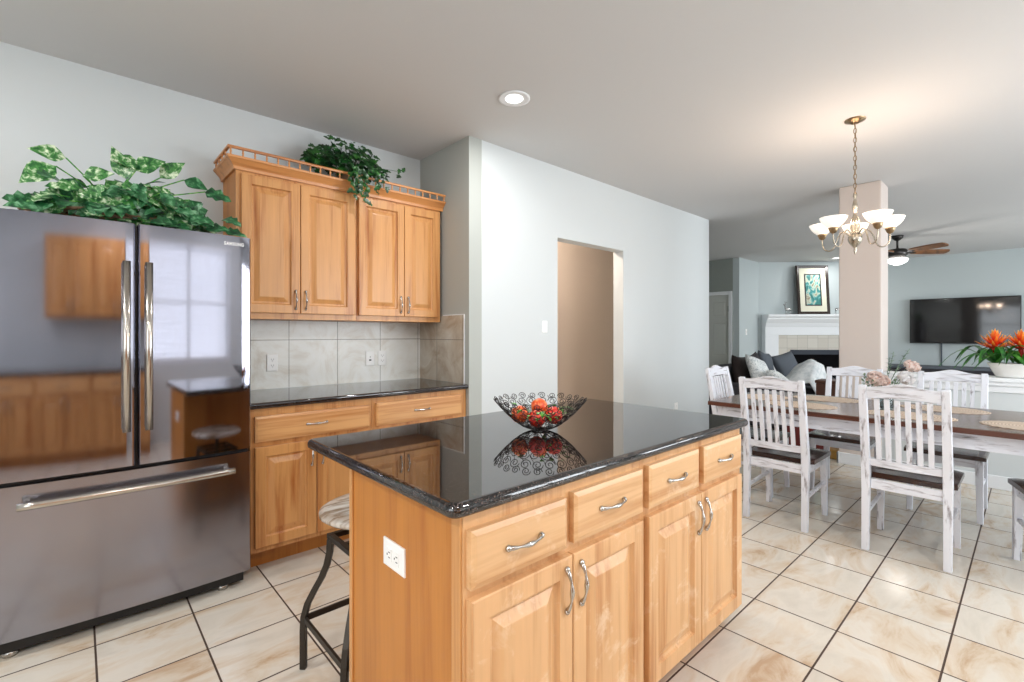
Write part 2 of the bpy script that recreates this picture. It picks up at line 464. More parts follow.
for i in range(23):
    z = .97+i*.060; mb.hexa([(.57, KY+.012, z), (2.18, KY+.012, z), (2.18, KY+.045, z+.03), (.57, KY+.045, z+.03)], [(.57, KY+.012, z+.003), (2.18, KY+.012, z+.003), (2.18, KY+.045, z+.033), (.57, KY+.045, z+.033)])
mb.build('slats', 'white_trim', bl, world=True)
mb = MB().box(.56, 2.19, KY+.005, KY+.055, 2.36, 2.40); mb.build('headrail', 'white_trim', bl, world=True)

# baseboards
def base(name, x0, x1, y0, y1): return struct(MB().box(x0, x1, y0, y1, 0, .11).build(name, 'white_trim', bevel=.004))
base('baseboard_doorway_left', JX+.12, 3.083, WBY-.014, WBY); base('baseboard_doorway_right', 4.069, WBX, WBY-.014, WBY)
base('baseboard_end', WBX, WBX+.014, WBY-.014, 4.8); base('baseboard_entry', 9.286, 9.3, 3.77, 3.9)
base('baseboard_living', 9.3, 10.2, 3.756, 3.77); base('baseboard_television', TX-.014, TX, LY, 2.15)

# column and half wall
CX0, CX1, CY0, CY1 = 5.60, 5.92, .965, 1.305
struct(MB().box(CX0, CX1, CY0, CY1, 0, CH).build('wall_column', 'column_paint', bevel=.012))
struct(MB().box(CX0+.03, CX1-.15, LY+.02+.6, CY0, 0, .86).build('wall_half', 'wall_paint'))
mb = MB()
mb.box(CX0-.03, CX1-.09, LY+.62, CY0, .89, .925); mb.box(CX0-.012, CX1-.108, LY+.62, CY0, .855, .89); mb.box(CX0+.012, CX1-.132, LY+.62, CY0, .80, .855)
struct(mb.build('trim_1', 'white_trim', bevel=.006))
mb = MB().box(CX0-.014, CX0, CY0, CY1+.014, 0, .11).box(CX0-.014, CX1, CY1, CY1+.014, 0, .11); struct(mb.build('baseboard_column', 'white_trim', bevel=.003))
base('baseboard_half', CX0+.016, CX0+.03, LY+.62, CY0)

# six-panel door in the entry wall
d = MB()
d.box(9.32, 9.355, 3.972, 4.728, .005, 2.038)
struct_door = struct(d.build('door_1', 'door_paint'))
mb = MB()
for (y0, y1) in ((4.02, 4.31), (4.39, 4.68)):
    for (z0, z1) in ((.15, .72), (.85, 1.5), (1.62, 1.93)):
        mb.conc((9.3225, y1, z0), (0, -1, 0), (0, 0, 1), (-1, 0, 0), y1-y0, z1-z0, [(0, 0), (0, .006), (.02, .001), (.04, .008)])
mb.build('door_panel', 'door_paint', struct_door)
mb = MB().box(9.285, 9.30, 3.90, 3.97, 0, 2.11).box(9.285, 9.30, 4.73, 4.80, 0, 2.11).box(9.285, 9.30, 3.97, 4.73, 2.04, 2.11)
struct(mb.build('trim_2', 'white_trim', bevel=.004))
mb = MB().box(9.31, 9.32, 3.975, 3.992, 1.72, 1.82).box(9.31, 9.32, 3.975, 3.992, .2, .3); mb.build('hinge', 'pewter', struct_door)

# ------------------------------------------------------------------ cabinets
PROF = [(0, 0), (0, .020), (.003, .022), (.052, .022), (.055, .014), (.060, .009), (.068, .009), (.096, .0195), (.100, .020)]
DPROF = [(0, 0), (0, .0185), (.003, .0195), (.013, .0225), (.016, .0225)]
def handle(parent, c, d, n, mname='pewter', L=.13):
    """arched twisted pull at c, along d, standing off along n"""
    c, d, n = Vector(c), Vector(d), Vector(n); pts = []; rr = []
    for i in range(13):
        t = -1+2*i/12; bow = .006+.018*(1-t*t)**.8 if abs(t) < 1 else .006
        pts.append(c+d*(t*L*.42)+n*bow); rr.append(.0052+.0018*math.cos(t*PI*2))
    mb = MB().tube(pts, rr, 8)
    for s_ in (-1, 1):
        mb.ball(c+d*(s_*L*.43)+n*.006, .0085, 10, 6, (1, 1, 1)); mb.tube([c+d*(s_*L*.43), c+d*(s_*L*.43)+n*.01], .006, 8)
    return mb.build('handle', mname, parent, world=True)
def cabinet(name, label, x0, x1, yf, yb, z0, z1, nrm, drawers, doors, toe=0, mv='maple_v', mh='maple_h', side='maple_side', dlabel=None, cat='cabinet', handles='pewter', group=None):
    """yf front face Y, yb back Y, nrm -1 faces -Y (to the camera), +1 faces +Y. doors: (x0,x1,z0,z1,handle side, handle end)"""
    root = thing(name, label, cat, ((x0+x1)/2, (yf+yb)/2, z0), group=group)
    N = (0, nrm, 0); ya, yb2 = sorted((yf, yb))
    mb = MB()
    if toe:
        q0, q1 = (ya+.07, yb2) if nrm < 0 else (ya, yb2-.07)
        mb.box(x0+.002, x1-.002, q0, q1, z0, z0+toe); mb.box(x0, x1, ya, yb2, z0+toe, z1)
    else: mb.box(x0, x1, ya, yb2, z0, z1)
    mb.build('carcass', side, root, world=True)
    fy = yf+nrm*.001; mb = MB(); zb = z0+toe
    a, b = sorted((yf, yf+nrm*.006))
    # face frame: stiles, rails between the openings
    xs = sorted(set([x0, x1])); mb.box(x0, x1, a, b, zb, z1)
    mb.build('face_frame', mv, root, world=True, bevel=.0015)
    O = yf+nrm*.006
    for (dx0, dx1, dz0, dz1) in drawers:
        if nrm < 0: dr = MB().conc((dx0, O, dz0), (1, 0, 0), (0, 0, 1), N, dx1-dx0, dz1-dz0, DPROF)
        else: dr = MB().conc((dx1, O, dz0), (-1, 0, 0), (0, 0, 1), N, dx1-dx0, dz1-dz0, DPROF)
        o = dr.build('drawer', mh, root, world=True)
        handle_at(o, root, ((dx0+dx1)/2, O+nrm*.02, (dz0+dz1)/2), (1, 0, 0), N, handles)
    for (dx0, dx1, dz0, dz1, hs, he) in doors:
        dr = MB().conc((dx0, O, dz0), (1, 0, 0), (0, 0, 1), N, dx1-dx0, dz1-dz0, PROF)
        o = dr.build('door', mv, root, world=True)
        hx = dx1-.028 if hs > 0 else dx0+.028
        hz = dz1-.085 if he > 0 else dz0+.085
        handle_at(o, root, (hx, O+nrm*.02, hz), (0, 0, 1), N, handles)
    return root
def handle_at(part, root, c, d, n, mname):
    h = handle(None, c, d, n, mname)
    h.parent = part; h.location = -root.location
    return h

# island
IX0, IX1, IYF, IYB = .636, 2.125, .866, 1.450
isl = cabinet('kitchen_island', 'honey maple kitchen island base with four drawers over four doors', IX0, IX1, IYF, IYB, 0, .879, -1,
    [(.645, .967, .712, .845), (.996, 1.335, .715, .852), (1.371, 1.713, .715, .855), (1.753, 2.095, .715, .855)],
    [(.645, .988, .13, .688, 1, 1), (.992, 1.335, .13, .688, -1, 1), (1.371, 1.727, .13, .688, 1, 1), (1.731, 2.095, .13, .688, -1, 1)],
    toe=.10, mv='maple_worn_v', mh='maple_worn_h', cat='kitchen island')
def outlet_plate(parent, O, U, N, w=.07, h=.115, duplex=True, double=False, name='socket'):
    O, U, N = Vector(O), Vector(U), Vector(N); V = Vector((0, 0, 1)); c = O
    mb = MB().conc(c-U*w/2-V*h/2, U, V, N, w, h, [(0, 0), (0, .004), (.003, .006), (.008, .0065)])
    p = mb.build('plate', 'white_plastic', parent, world=True)
    mb = MB(); dk = MB()
    def B(m_, cu, cv, ww, hh, n0, n1):
        P = [c+U*(cu+a*ww/2)+V*(cv+b*hh/2) for a, b in ((-1, -1), (1, -1), (1, 1), (-1, 1))]
        m_.hexa([q+N*n0 for q in P], [q+N*n1 for q in P])
    return p, mb, dk, B
def outlet(name, label, O, U, N, style='duplex', parent=None, w=.07, h=.115, group=None):
    r = parent
    if parent is None: r = thing(name, label, 'outlet' if style != 'switch' else 'light switch', O, group=group)
    p, mb, dk, B = outlet_plate(r, O, U, N, w, h)
    if style in ('duplex', 'side'):
        for s_ in (-1, 1):
            mb = MB(); dk = MB()
            if style == 'duplex':
                B(mb, 0, s_*.02, .034, .028, .006, .0085)
                for q in (-1, 1): B(dk, q*.007, s_*.02+.003, .0022, .009, .0085, .009)
                B(dk, 0, s_*.02-.008, .005, .004, .0085, .009)
            else:
                B(mb, s_*.02, 0, .028, .034, .006, .0085)
                for q in (-1, 1): B(dk, s_*.02+.003, q*.007, .009, .0022, .0085, .009)
                B(dk, s_*.02-.008, 0, .004, .005, .0085, .009)
            mb.build('socket', 'white_plastic', r, world=True); dk.build('socket_slots', 'dark_slot', r, world=True)
        return r
    if style == 'phone':
        B(mb, 0, .012, .02, .018, .006, .008); B(dk, 0, -.012, .018, .012, .006, .0075); B(dk, 0, .012, .008, .006, .008, .0085)
    else:
        B(mb, 0, 0, .012, .026, .006, .016)
    if mb.v: mb.build('toggle' if style == 'switch' else 'socket', 'white_plastic', r, world=True)
    if dk.v: dk.build('socket_slots', 'dark_slot', r, world=True)
    return r
op = bpy.data.objects.new('power_outlet', None); C.objects.link(op); op.parent = isl; op['label'] = 'white outlet set sideways in the island end panel'
op.location = Vector((IX0, 1.168, .681))-isl.location
outlet('', '', (IX0, 1.168, .681), (0, -1, 0), (-1, 0, 0), 'side', parent=op, w=.115, h=.075)
# end panel with corner posts
for (a_, b_) in ((IYF-.004, IYF+.03), (IYB-.02, IYB)): MB().box(IX0-.006, IX0, a_, b_, .0, .879).build('corner_post', 'maple_v', isl, world=True, bevel=.0015)

def counter(name, label, x0, x1, y0, y1, z0, z1, r, corners=(1, 1, 1, 1), cr=.03, edge=1):
    pts = []
    for (cx, cy, a0, on) in ((x1, y1, 0, corners[0]), (x0, y1, 90, corners[1]), (x0, y0, 180, corners[2]), (x1, y0, 270, corners[3])):
        if not on: pts.append((cx, cy)); continue
        sx = -1 if cx == x1 else 1; sy = -1 if cy == y1 else 1; ox, oy = cx+sx*cr, cy+sy*cr
        for k in range(7): t_ = math.radians(a0+k*15); pts.append((ox+cr*math.cos(t_), oy+cr*math.sin(t_)))
    mb = MB().prism(pts, 2, z0, z1, sm=True)
    o = mb.build(name, 'granite', None, bevel=r, seg=5)
    o.modifiers['bevel'].angle_limit = math.radians(60)
    return tag(o, label, 'countertop')
counter('countertop', 'polished black granite slab on top of the kitchen island', .592, 2.178, .836, 1.735, .8795, .914, .0155)
counter('countertop', 'polished black granite counter against the tiled wall beside the refrigerator', .66, JX-.001, 2.79, WA-.006, .8805, .914, .012, corners=(0, 0, 0, 0))

# base cabinets by the wall
cabinet('base_cabinet', 'maple base cabinet beside the refrigerator with one drawer above two doors', .68, 1.374, 2.83, WA-.005, 0, .879, -1,
        [(.700, 1.351, .70, .838)], [(.700, 1.023, .13, .672, 1, 1), (1.028, 1.351, .13, .672, -1, 1)], toe=.10, group=None)
cabinet('base_cabinet', 'maple base cabinet in the corner behind the island with one drawer', 1.376, JX-.004, 2.83, WA-.005, 0, .879, -1,
        [(1.398, 2.062, .70, .845)], [(1.398, 1.727, .13, .672, 1, 1), (1.732, 2.062, .13, .672, -1, 1)], toe=.10)
# wall cabinets
cabinet('wall_cabinet', 'left maple wall cabinet with two raised panel doors nearest the refrigerator', .68, 1.412, 3.145, WA-.001, 1.375, 2.285, -1, [],
        [(.706, 1.036, 1.412, 2.225, 1, -1), (1.041, 1.395, 1.412, 2.225, -1, -1)])
cabinet('wall_cabinet', 'right maple wall cabinet with two raised panel doors next to the alcove corner', 1.413, JX-.02, 3.145, WA-.001, 1.375, 2.285, -1, [],
        [(1.425, 1.772, 1.412, 2.225, 1, -1), (1.777, 2.075, 1.412, 2.225, -1, -1)])
# crown with gallery rail
cr = thing('crown_molding', 'maple crown moulding with spindle gallery rail on top of the wall cabinets', 'moulding', (1.38, 3.2, 2.285))
def ring(prof, x0, x1, yf, yb):         # prof: (outset, z); U-shaped run along left side, front
    mb = MB(); n = len(prof); vs = []; 
    for (o_, z) in prof: vs += [(x0-o_, yb, z), (x0-o_, yf-o_, z), (x1, yf-o_, z)]
    fs = []
    for i in range(n):
        j = (i+1) % n
        for k in range(2): fs.append((i*3+k, i*3+k+1, j*3+k+1, j*3+k))
    fs += [tuple(i*3 for i in range(n)), tuple(i*3+2 for i in range(n-1, -1, -1))]
    return mb.add(vs, fs)
ring([(0.0, 2.245), (.012, 2.245), (.016, 2.262), (.022, 2.272), (.044, 2.296), (.050, 2.30), (.054, 2.312), (0, 2.312)], .679, JX-.003, 3.138, WA-.002).build('crown', 'oak_trim', cr, world=True)
ring([(.036, 2.352), (.050, 2.352), (.052, 2.359), (.050, 2.366), (.036, 2.366)], .679, JX-.003, 3.138, WA-.002).build('rail', 'oak_trim', cr, world=True)
mb = MB()
def spindle(x, y):
    mb.lathe([(.004, 2.312), (.006, 2.318), (.004, 2.322), (.0065, 2.332), (.004, 2.343), (.006, 2.348), (.004, 2.352)], (x, y, 0), 8)
for i in range(24): spindle(.645+i*.0635, 3.094)
for i in range(1, 5): spindle(.636, 3.094+i*.085)
mb.build('spindles', 'oak_trim', cr, world=True)

# backsplash
bs = thing('tile_backsplash', 'pale stone tile backsplash between counter and wall cabinets, turning the corner', 'backsplash', (1.4, WA, .915))
MB().box(.655, JX-.0005, WA-.005, WA-.0005, .915, 1.374).build('tile_field', 'splash_tile', bs, world=False)
MB().box(JX-.006, JX-.0005, 2.85, WA-.006, .915, 1.425).build('tile_return', 'splash_tile_side', bs)
MB().box(JX-.007, JX-.0005, 2.842, 2.849, .915, 1.432).box(JX-.007, JX-.0005, 2.85, 3.12, 1.426, 1.432).build('edge_strip', 'white_trim', bs)
for o in bs.children: o.location = -bs.location
outlet('power_outlet', 'white duplex outlet on the backsplash nearest the refrigerator', (.967, WA-.0055, 1.09), (1, 0, 0), (0, -1, 0))
outlet('phone_jack', 'left of the two white plates on the backsplash, a phone jack', (1.668, WA-.0055, 1.094), (1, 0, 0), (0, -1, 0), 'phone')
outlet('power_outlet', 'right of the two paired white plates on the backsplash, a duplex outlet', (1.77, WA-.0055, 1.094), (1, 0, 0), (0, -1, 0))
outlet('light_switch', 'white light switch on the pale wall left of the open doorway', (2.92, WBY-.0005, 1.345), (1, 0, 0), (0, -1, 0), 'switch', w=.06, h=.10)
outlet('power_outlet', 'small white outlet low on the wall near its right end behind the island', (5.12, WBY-.0005, .43), (1, 0, 0), (0, -1, 0))
outlet('light_switch', 'small white switch on the living room wall left of the fireplace', (9.62, 3.7695, 1.32), (1, 0, 0), (0, -1, 0), 'switch')

# ------------------------------------------------------------------ refrigerator
FX0, FX1, FY = -.27, .658, 2.69
fr = thing('refrigerator', 'tall stainless french door refrigerator with bottom freezer drawer', 'refrigerator', (.195, 3.05, 0))
MB().box(FX0+.006, FX1-.006, FY+.075, 3.44, .072, 1.765).build('body', 'fridge_side', fr, world=True, bevel=.004)
MB().box(FX0+.03, FX1-.03, FY+.045, 3.40, .022, .07).build('base_grille', 'black_plastic', fr, world=True)
def curved_door(x0, x1, z0, z1, bulge=.022, cx=.195, half=.455, n=20):
    """door front bowed in plan like the real appliance"""
    def yv(x): 
        e = min(x-x0, x1-x); rnd = .010*max(0, 1-e/.012)**2
        return FY+bulge*(((x-cx)/half)**2)*1.0+rnd
    xs = [x0+(x1-x0)*i/n for i in range(n+1)]; xs = sorted(set(xs+[x0+.003, x0+.007, x1-.003, x1-.007]))
    poly = [(x, yv(x)) for x in xs]+[(x1, FY+.07), (x0, FY+.07)]
    mb = MB().prism(poly, 2, z0, z1, sm=True)
    return mb
def shade_auto(o, a=35):
    for p in o.data.polygons: p.use_smooth = True
    o.data.set_sharp_from_angle(angle=math.radians(a))
dl = curved_door(FX0, .189, .70, 1.775).build('door', 'stainless', fr, world=True, label='left upper fridge door'); shade_auto(dl)
dr_ = curved_door(.199, FX1, .70, 1.775).build('door', 'stainless', fr, world=True, label='right upper fridge door with maker lettering'); shade_auto(dr_)
dz = curved_door(FX0, FX1, .075, .682).build('freezer_drawer', 'stainless_brushed', fr, world=True); shade_auto(dz)
def sub(part, mb, name, m_, **kw):
    o = mb.build(name, m_, None, **kw); o.parent = part; o.location = -fr.location; return o
for part, hx in ((dl, .155), (dr_, .233)):
    mb = MB().tube([(hx, FY-.05, .86), (hx, FY-.05, 1.60)], .0145, 14)
    for z in (.90, 1.56): mb.tube([(hx, FY-.05, z), (hx, FY+.012, z)], .009, 8)
    sub(part, mb, 'handle', 'bar_steel')
pts = [(-.175+.745*i/14, FY-.044-.012*math.sin(PI*i/14), .612) for i in range(15)]
mb = MB().tube(pts, .0155, 14)
for x in (-.155, .55): mb.tube([(x, FY-.044, .612), (x, FY+.02, .612)], .011, 10)
sub(dz, mb, 'handle', 'bar_steel')
MB().box(.19, .198, FY+.04, FY+.072, .70, 1.77).build('door_gasket', 'black_plastic', fr, world=True)
MB().box(FX0+.01, FX1-.01, FY+.045, FY+.075, .683, .699).build('drawer_gap', 'black_plastic', fr, world=True)
for x in (-.2, .54): MB().lathe([(.024, 0), (.026, .012), (.024, .022)], (x, FY+.07, 0), 16, cap=True).build('levelling_foot', 'pewter', fr, world=True)
for (a_, b_) in ((FX1-.12, FX1-.01), (FX0+.01, FX0+.12)): MB().box(a_, b_, FY+.08, FY+.16, 1.766, 1.782).build('hinge_cover', 'black_plastic', fr, world=True, bevel=.005)
# maker's lettering
cu = bpy.data.curves.new('logo', 'FONT'); cu.body = 'SAMSUNG'; cu.size = .023; cu.extrude = .0006; cu.space_character = 1.15; cu.offset = .0006
to = bpy.data.objects.new('logo_tmp', cu); C.objects.link(to); bpy.context.view_layer.update()
dg = bpy.context.evaluated_depsgraph_get(); me = bpy.data.meshes.new_from_object(to.evaluated_get(dg)); bpy.data.objects.remove(to)
xs = [v.co.x for v in me.vertices]; wd = max(xs)-min(xs); sc = .088/wd
for v in me.vertices: v.co.x = (v.co.x-min(xs))*sc if False else v.co.x*sc
lg = bpy.data.objects.new('lettering', me); C.objects.link(lg); me.materials.append(MATS['white_stitch'])
lg.parent = dr_; lg.rotation_euler = (PI/2, 0, math.radians(4.2)); lg.location = Vector((.535, FY+.0112, 1.728))-fr.location

# ------------------------------------------------------------------ plants
def leaf(mb, base, d, up, L, W, curl=.3, fold=.25, kind='heart', n=6):
    base, d, up = Vector(base), Vector(d).normalized(), Vector(up)
    s_ = d.cross(up); s_ = s_.normalized() if s_.length > 1e-4 else d.orthogonal().normalized(); nrm = s_.cross(d).normalized()
    if kind == 'heart': prof = [0, .62, 1, .92, .66, .32, 0]
    elif kind == 'ivy': prof = [0, .9, .62, 1, .45, .5, 0]
    elif kind == 'strap': prof = [.55, .8, .95, 1, .95, .7, 0]
    else: prof = [0, .55, .9, 1, .8, .45, 0]
    m_ = len(prof)-1; vs = []; fs = []; al = []
    for i, w in enumerate(prof):
        t_ = i/m_; ang = curl*t_*1.6
        c = base+d*(L*t_*math.cos(ang*.5))-nrm*(L*t_*math.sin(ang))
        h = W*w/2
        vs += [c-s_*h+nrm*(fold*h), c, c+s_*h+nrm*(fold*h)]; al += [t_+.01]*3
    for i in range(m_):
        for k in range(2): fs.append((i*3+k, i*3+k+1, i*3+k+4, i*3+k+3))
    mb.add(vs, fs, True, al)
rnd = random.Random(3)
def rv(a, b): return rnd.uniform(a, b)
# fridge-top plant in a wicker basket
pl = thing('trailing_plant', 'variegated leafy plant in a low wicker basket on top of the refrigerator', 'plant', (.10, 3.05, 1.768))
mb = MB()
for i in range(6):
    z = 1.775+i*.013; r = .17+.012*i
    mb.tube([(.12+r*1.35*math.cos(a), 3.02+r*.8*math.sin(a), z+.003*math.sin(a*14+i*PI)) for a in [2*PI*k/60 for k in range(60)]], .0085, 6, closed=True)
mb.build('wicker_basket', 'basket', pl, world=True)
MB().lathe([(.001, 1.84), (.18, 1.835)], n=24).xf(lambda p: (.12+p.x*1.3, 3.02+p.y*.8, p.z)).build('soil', 'soil', pl, world=True)
lf = MB(); st = MB(); lf2 = MB()
def stemleaf(b, tip, L, W, kind, mbl, droop=.4, up=(0, -.5, 1)):
    b, tip = Vector(b), Vector(tip); mid = (b+tip)/2+Vector((0, 0, .04))
    st.tube([b, mid, tip], .0022, 5)
    d_ = (tip-b); d_.z = d_.z*.3-droop*d_.length; d_ = d_.normalized()
    leaf(mbl, tip, d_+Vector((rv(-.2, .2), rv(-.5, .1), rv(-.2, .2))), up, L, W, rv(.1, .5), .22, kind)
# tall stems placed like the photo
BIG = [((-0.039, 2.88, 2.062), (-0.137, 2.84, 2.073), 0), ((-0.071, 2.88, 2.018), (-0.17, 2.84, 1.939), 0), ((0.174, 2.88, 2.011), (0.129, 2.84, 2.129), 0), ((0.196, 2.88, 2.064), (0.292, 2.84, 2.124), 0),
 ((0.296, 2.88, 2.047), (0.372, 2.84, 2.129), 0), ((0.017, 2.88, 1.995), (0.104, 2.84, 2.023), 0), ((0.095, 2.88, 1.994), (0.165, 2.84, 1.925), 0), ((0.145, 2.88, 1.958), (0.186, 2.84, 1.85), 0),
 ((0.394, 2.88, 2.059), (0.469, 2.84, 2.035), 1), ((0.484, 2.88, 2.017), (0.58, 2.84, 1.996), 1), ((-0.13, 2.86, 1.85), (-0.185, 2.82, 1.845), 1), ((-0.058, 2.88, 1.96), (-0.083, 2.84, 1.963), 1),
 ((-0.096, 2.88, 1.909), (-0.058, 2.84, 1.843), 1), ((0.257, 2.88, 2.005), (0.209, 2.84, 1.891), 0), ((0.336, 2.88, 1.997), (0.254, 2.84, 1.923), 0), ((0.419, 2.88, 1.963), (0.477, 2.84, 1.864), 1),
 ((0.033, 2.88, 1.913), (-0.026, 2.84, 1.827), 1), ((0.219, 2.88, 2.093), (0.136, 2.84, 2.094), 0)]
for b_, t_, dk in BIG:
    b_, t_ = Vector(b_), Vector(t_); d_ = t_-b_; L = max(.11, d_.length*1.15); mid = (Vector((.12, 3.0, 1.83))+b_)/2+Vector((0, .02, .05))
    st.tube([(.12, 3.0, 1.83), mid, b_], .003, 6)
    leaf(lf2 if dk else lf, b_, d_, (rv(-.3, .3), -.9, .35), L, L*rv(.62, .75), .12, .16, 'ivy' if dk and rnd.random() < .5 else 'heart')
for i in range(170):
    a = rv(0, 2*PI); rr = rv(.1, .36); x = .14+math.cos(a)*rr*1.15; y = 2.98+math.sin(a)*rr*.6; z = 1.80+rv(0, 1)*.23*max(.25, 1.25-rr*2.4)
    x = max(-.09, min(.5, x)); y = min(3.38, max(2.76, y))
    if x < .1: z = min(z, 1.80+.08)
    (stemleaf)((.12+(x-.12)*.3, 3.0, 1.83), (x, y, z), rv(.07, .11), rv(.05, .075), 'heart' if rnd.random() < .5 else 'ivy', lf2 if rnd.random() < .62 else lf, rv(0, .4))
for i in range(95):
    x = rv(-.06, .49); top_ = 1.99-.9*(x-.16)**2; y = rv(2.80, 3.02); z = rv(1.83, top_)
    leaf(lf2 if rnd.random() < .5 else lf, (x, y, z), (rv(-1, 1), -rv(.1, .5), rv(-.8, .3)), (rv(-.4, .4), -.9, rv(.2, .8)), rv(.075, .11), rv(.055, .08), rv(.1, .4), .2, 'heart' if rnd.random() < .5 else 'ivy')
    if i % 3 == 0: st.tube([(.12+(x-.12)*.3, 2.98, 1.83), (x*.7+.04, y+.03, z*.6+.75), (x, y, z)], .002, 4)
for (x, y, z) in [(-.12, 2.77, 1.80), (.44, 2.78, 1.86), (.50, 2.76, 1.84), (.55, 2.78, 1.87), (.47, 2.77, 1.80), (.33, 2.76, 1.81), (.40, 2.76, 1.84), (.12, 2.8, 1.86), (.22, 2.76, 1.83), (.56, 2.8, 1.81)]:
    leaf(lf2, (x, y, z), (rv(-1, 1), -.3, rv(-.3, .4)), (0, -.9, .6), .1, .075, .2, .2, 'ivy')
def lift(mb, z): mb.v = [Vector((p.x, p.y, max(p.z, z))) for p in mb.v]
for q in (lf, lf2, st): lift(q, 1.79)
lf.build('variegated_leaves', 'pothos_leaf', pl, world=True); lf2.build('green_leaves', 'dark_leaf', pl, world=True); st.build('stems', 'leaf_bright', pl, world=True)

# ivy on the wall cabinets
iv = thing('ivy_plant', 'dark green ivy in a wicker pot, spilling over the cabinet gallery rail', 'plant', (1.44, 3.30, 2.287))
MB().lathe([(.07, 2.289), (.10, 2.40), (.106, 2.41), (.095, 2.41), (.09, 2.38)], (1.44, 3.29, 0), 20).build('pot', 'basket', iv, world=True)
lf = MB(); st = MB()
for i in range(330):
    a = rv(0, 2*PI); r_ = rv(0, 1)**.6; x = 1.41+math.cos(a)*r_*.28; y = 3.27+math.sin(a)*r_*.12; z = 2.46+rv(-.2, 1)*.20*(1-r_**2)+.04*rv(-1, 1)
    z = max(2.35, min(z, 2.66))
    if i % 5 == 0: st.tube([(1.44, 3.29, 2.39), ((1.44+x)/2, (3.29+y)/2, z+.03), (x, y, z)], .0018, 4)
    leaf(lf, (x, y, z), (math.cos(a)+rv(-.6, .6), -rv(.1, .8), rv(-.6, .5)), (rv(-.3, .3), -.8, .6), rv(.04, .06), rv(.035, .05), rv(.1, .5), .2, 'ivy')
for (x0_, zend) in ((1.36, 2.15), (1.42, 2.12), (1.33, 2.22), (1.48, 2.24), (1.52, 2.18), (1.56, 2.23), (1.39, 2.2)):
    P = [(1.43, 3.27, 2.42), (x0_, 3.10, 2.41), (x0_+.01, 3.045, 2.37), (x0_+.01, 3.04, zend+.06)]
    st.tube(P, .0018, 4)
    k = 0; z = 2.39
    while z > zend+.05:
        leaf(lf, (x0_+.01+rv(-.03, .03), 3.035+rv(-.01, .01), z), (rv(-1, 1), -.25, rv(-1, .1)), (0, -1, .3), rv(.035, .055), rv(.03, .045), rv(.1, .4), .2, 'ivy'); z -= rv(.012, .026) if x0_ < 1.45 else rv(.03, .05)
for (x, z) in ((1.78, 2.52), (1.80, 2.50), (1.75, 2.47), (1.79, 2.47)): leaf(lf, (x, 3.2, z), (rv(-.5, 1), -.2, rv(-.5, 1)), (0, -1, .4), .05, .035, .2, .2, 'ivy')
st.tube([(1.44, 3.28, 2.42), (1.62, 3.24, 2.5), (1.79, 3.2, 2.5)], .0018, 4)
lf.build('ivy_leaves', 'ivy_leaf', iv, world=True); st.build('stems', 'ivy_leaf', iv, world=True)

# ------------------------------------------------------------------ wire bowl with balls
BX, BY, BZ = 1.317, 1.283, .9145
bw = thing('wire_bowl', 'dark scrollwork wire bowl standing on the island countertop', 'bowl', (BX, BY, BZ))
def bowlp(a, t_):        # t_ 0 at the foot .. 1 at the rim
    r = .03+.142*min(t_, 1.15)**.82; z = .004+.108*(t_**1.3)
    return Vector((r*math.cos(a), r*math.sin(a), z))
mb = MB()
mb.tube([bowlp(2*PI*k/48, 0) for k in range(48)], .003, 6, closed=True)
mb.tube([bowlp(2*PI*k/48, .22) for k in range(48)], .002, 6, closed=True)
def spiral(a0, t0, ra, sgn, turns=1.7):
    pts = []
    for k in range(22):
        u_ = k/21; th = sgn*u_*turns*2*PI; rad = ra*(1-.82*u_)
        r_here = .03+.142*t0**.82
        pts.append(bowlp(a0+rad*math.cos(th)/max(r_here, .04), t0+rad*math.sin(th)/.19))
    mb.tube(pts, .0015, 5)
for row, (t0, ra, cnt) in enumerate(((.30, .015, 13), (.47, .018, 17), (.66, .020, 20), (.86, .021, 22), (1.0, .0165, 26))):
    for k in range(cnt): spiral(2*PI*(k+.5*(row % 2))/cnt, t0, ra, 1 if k % 2 else -1)
for k in range(24):
    a = 2*PI*k/24; mb.tube([bowlp(a+.12*math.sin(t_*9), t_) for t_ in [.0+i*.86/10 for i in range(11)]], .0011, 5)
mb.build('scroll_wire', 'bowl_iron', bw)
V2 = Vector((math.sin(math.radians(HEAD)), -math.cos(math.radians(HEAD)), 0)); V1 = Vector((math.cos(math.radians(HEAD)), math.sin(math.radians(HEAD)), 0))
balls = [(-.078, -.015, .068, 'ball_orange', 'orange-red ball, leftmost in the wire bowl'), (-.014, -.035, .056, 'ball_red', 'red ball in the front middle of the wire bowl'),
         (.052, -.01, .064, 'ball_red', 'deep red ball at the right front in the wire bowl'), (.0, .045, .088, 'ball_orange', 'orange ball peeking up at the back of the wire bowl'),]
first = None
for (u_, w_, z_, mm, lb) in balls:
    c = V2*u_+V1*w_
    o = MB().ball((0, 0, 0), .0325, 20, 14, bump=.12).build('decorative_ball', mm); o.location = Vector((BX, BY, BZ+z_-.006))+c
    tag(o, 'textured '+lb, 'decorative ball', 'potpourri balls in the wire bowl')
mb = MB()
for i in range(60):
    a = rv(0, 2*PI); r_ = rv(.01, .105); c = Vector((BX+r_*math.cos(a), BY+r_*math.sin(a), BZ+.03+r_*.35+rv(0, .03)))
    leaf(mb, c, (math.cos(a), math.sin(a), rv(-.2, .8)), (0, 0, 1), rv(.024, .038), .019, .3, .2, 'oval')
mb.xf(lambda p: (p.x, p.y, max(p.z, BZ+.012)))
g_ = tag(mb.build('dried_leaves', 'leaf_bright'), 'bright green leaves scattered between the balls in the wire bowl', 'leaves'); g_['kind'] = 'stuff'

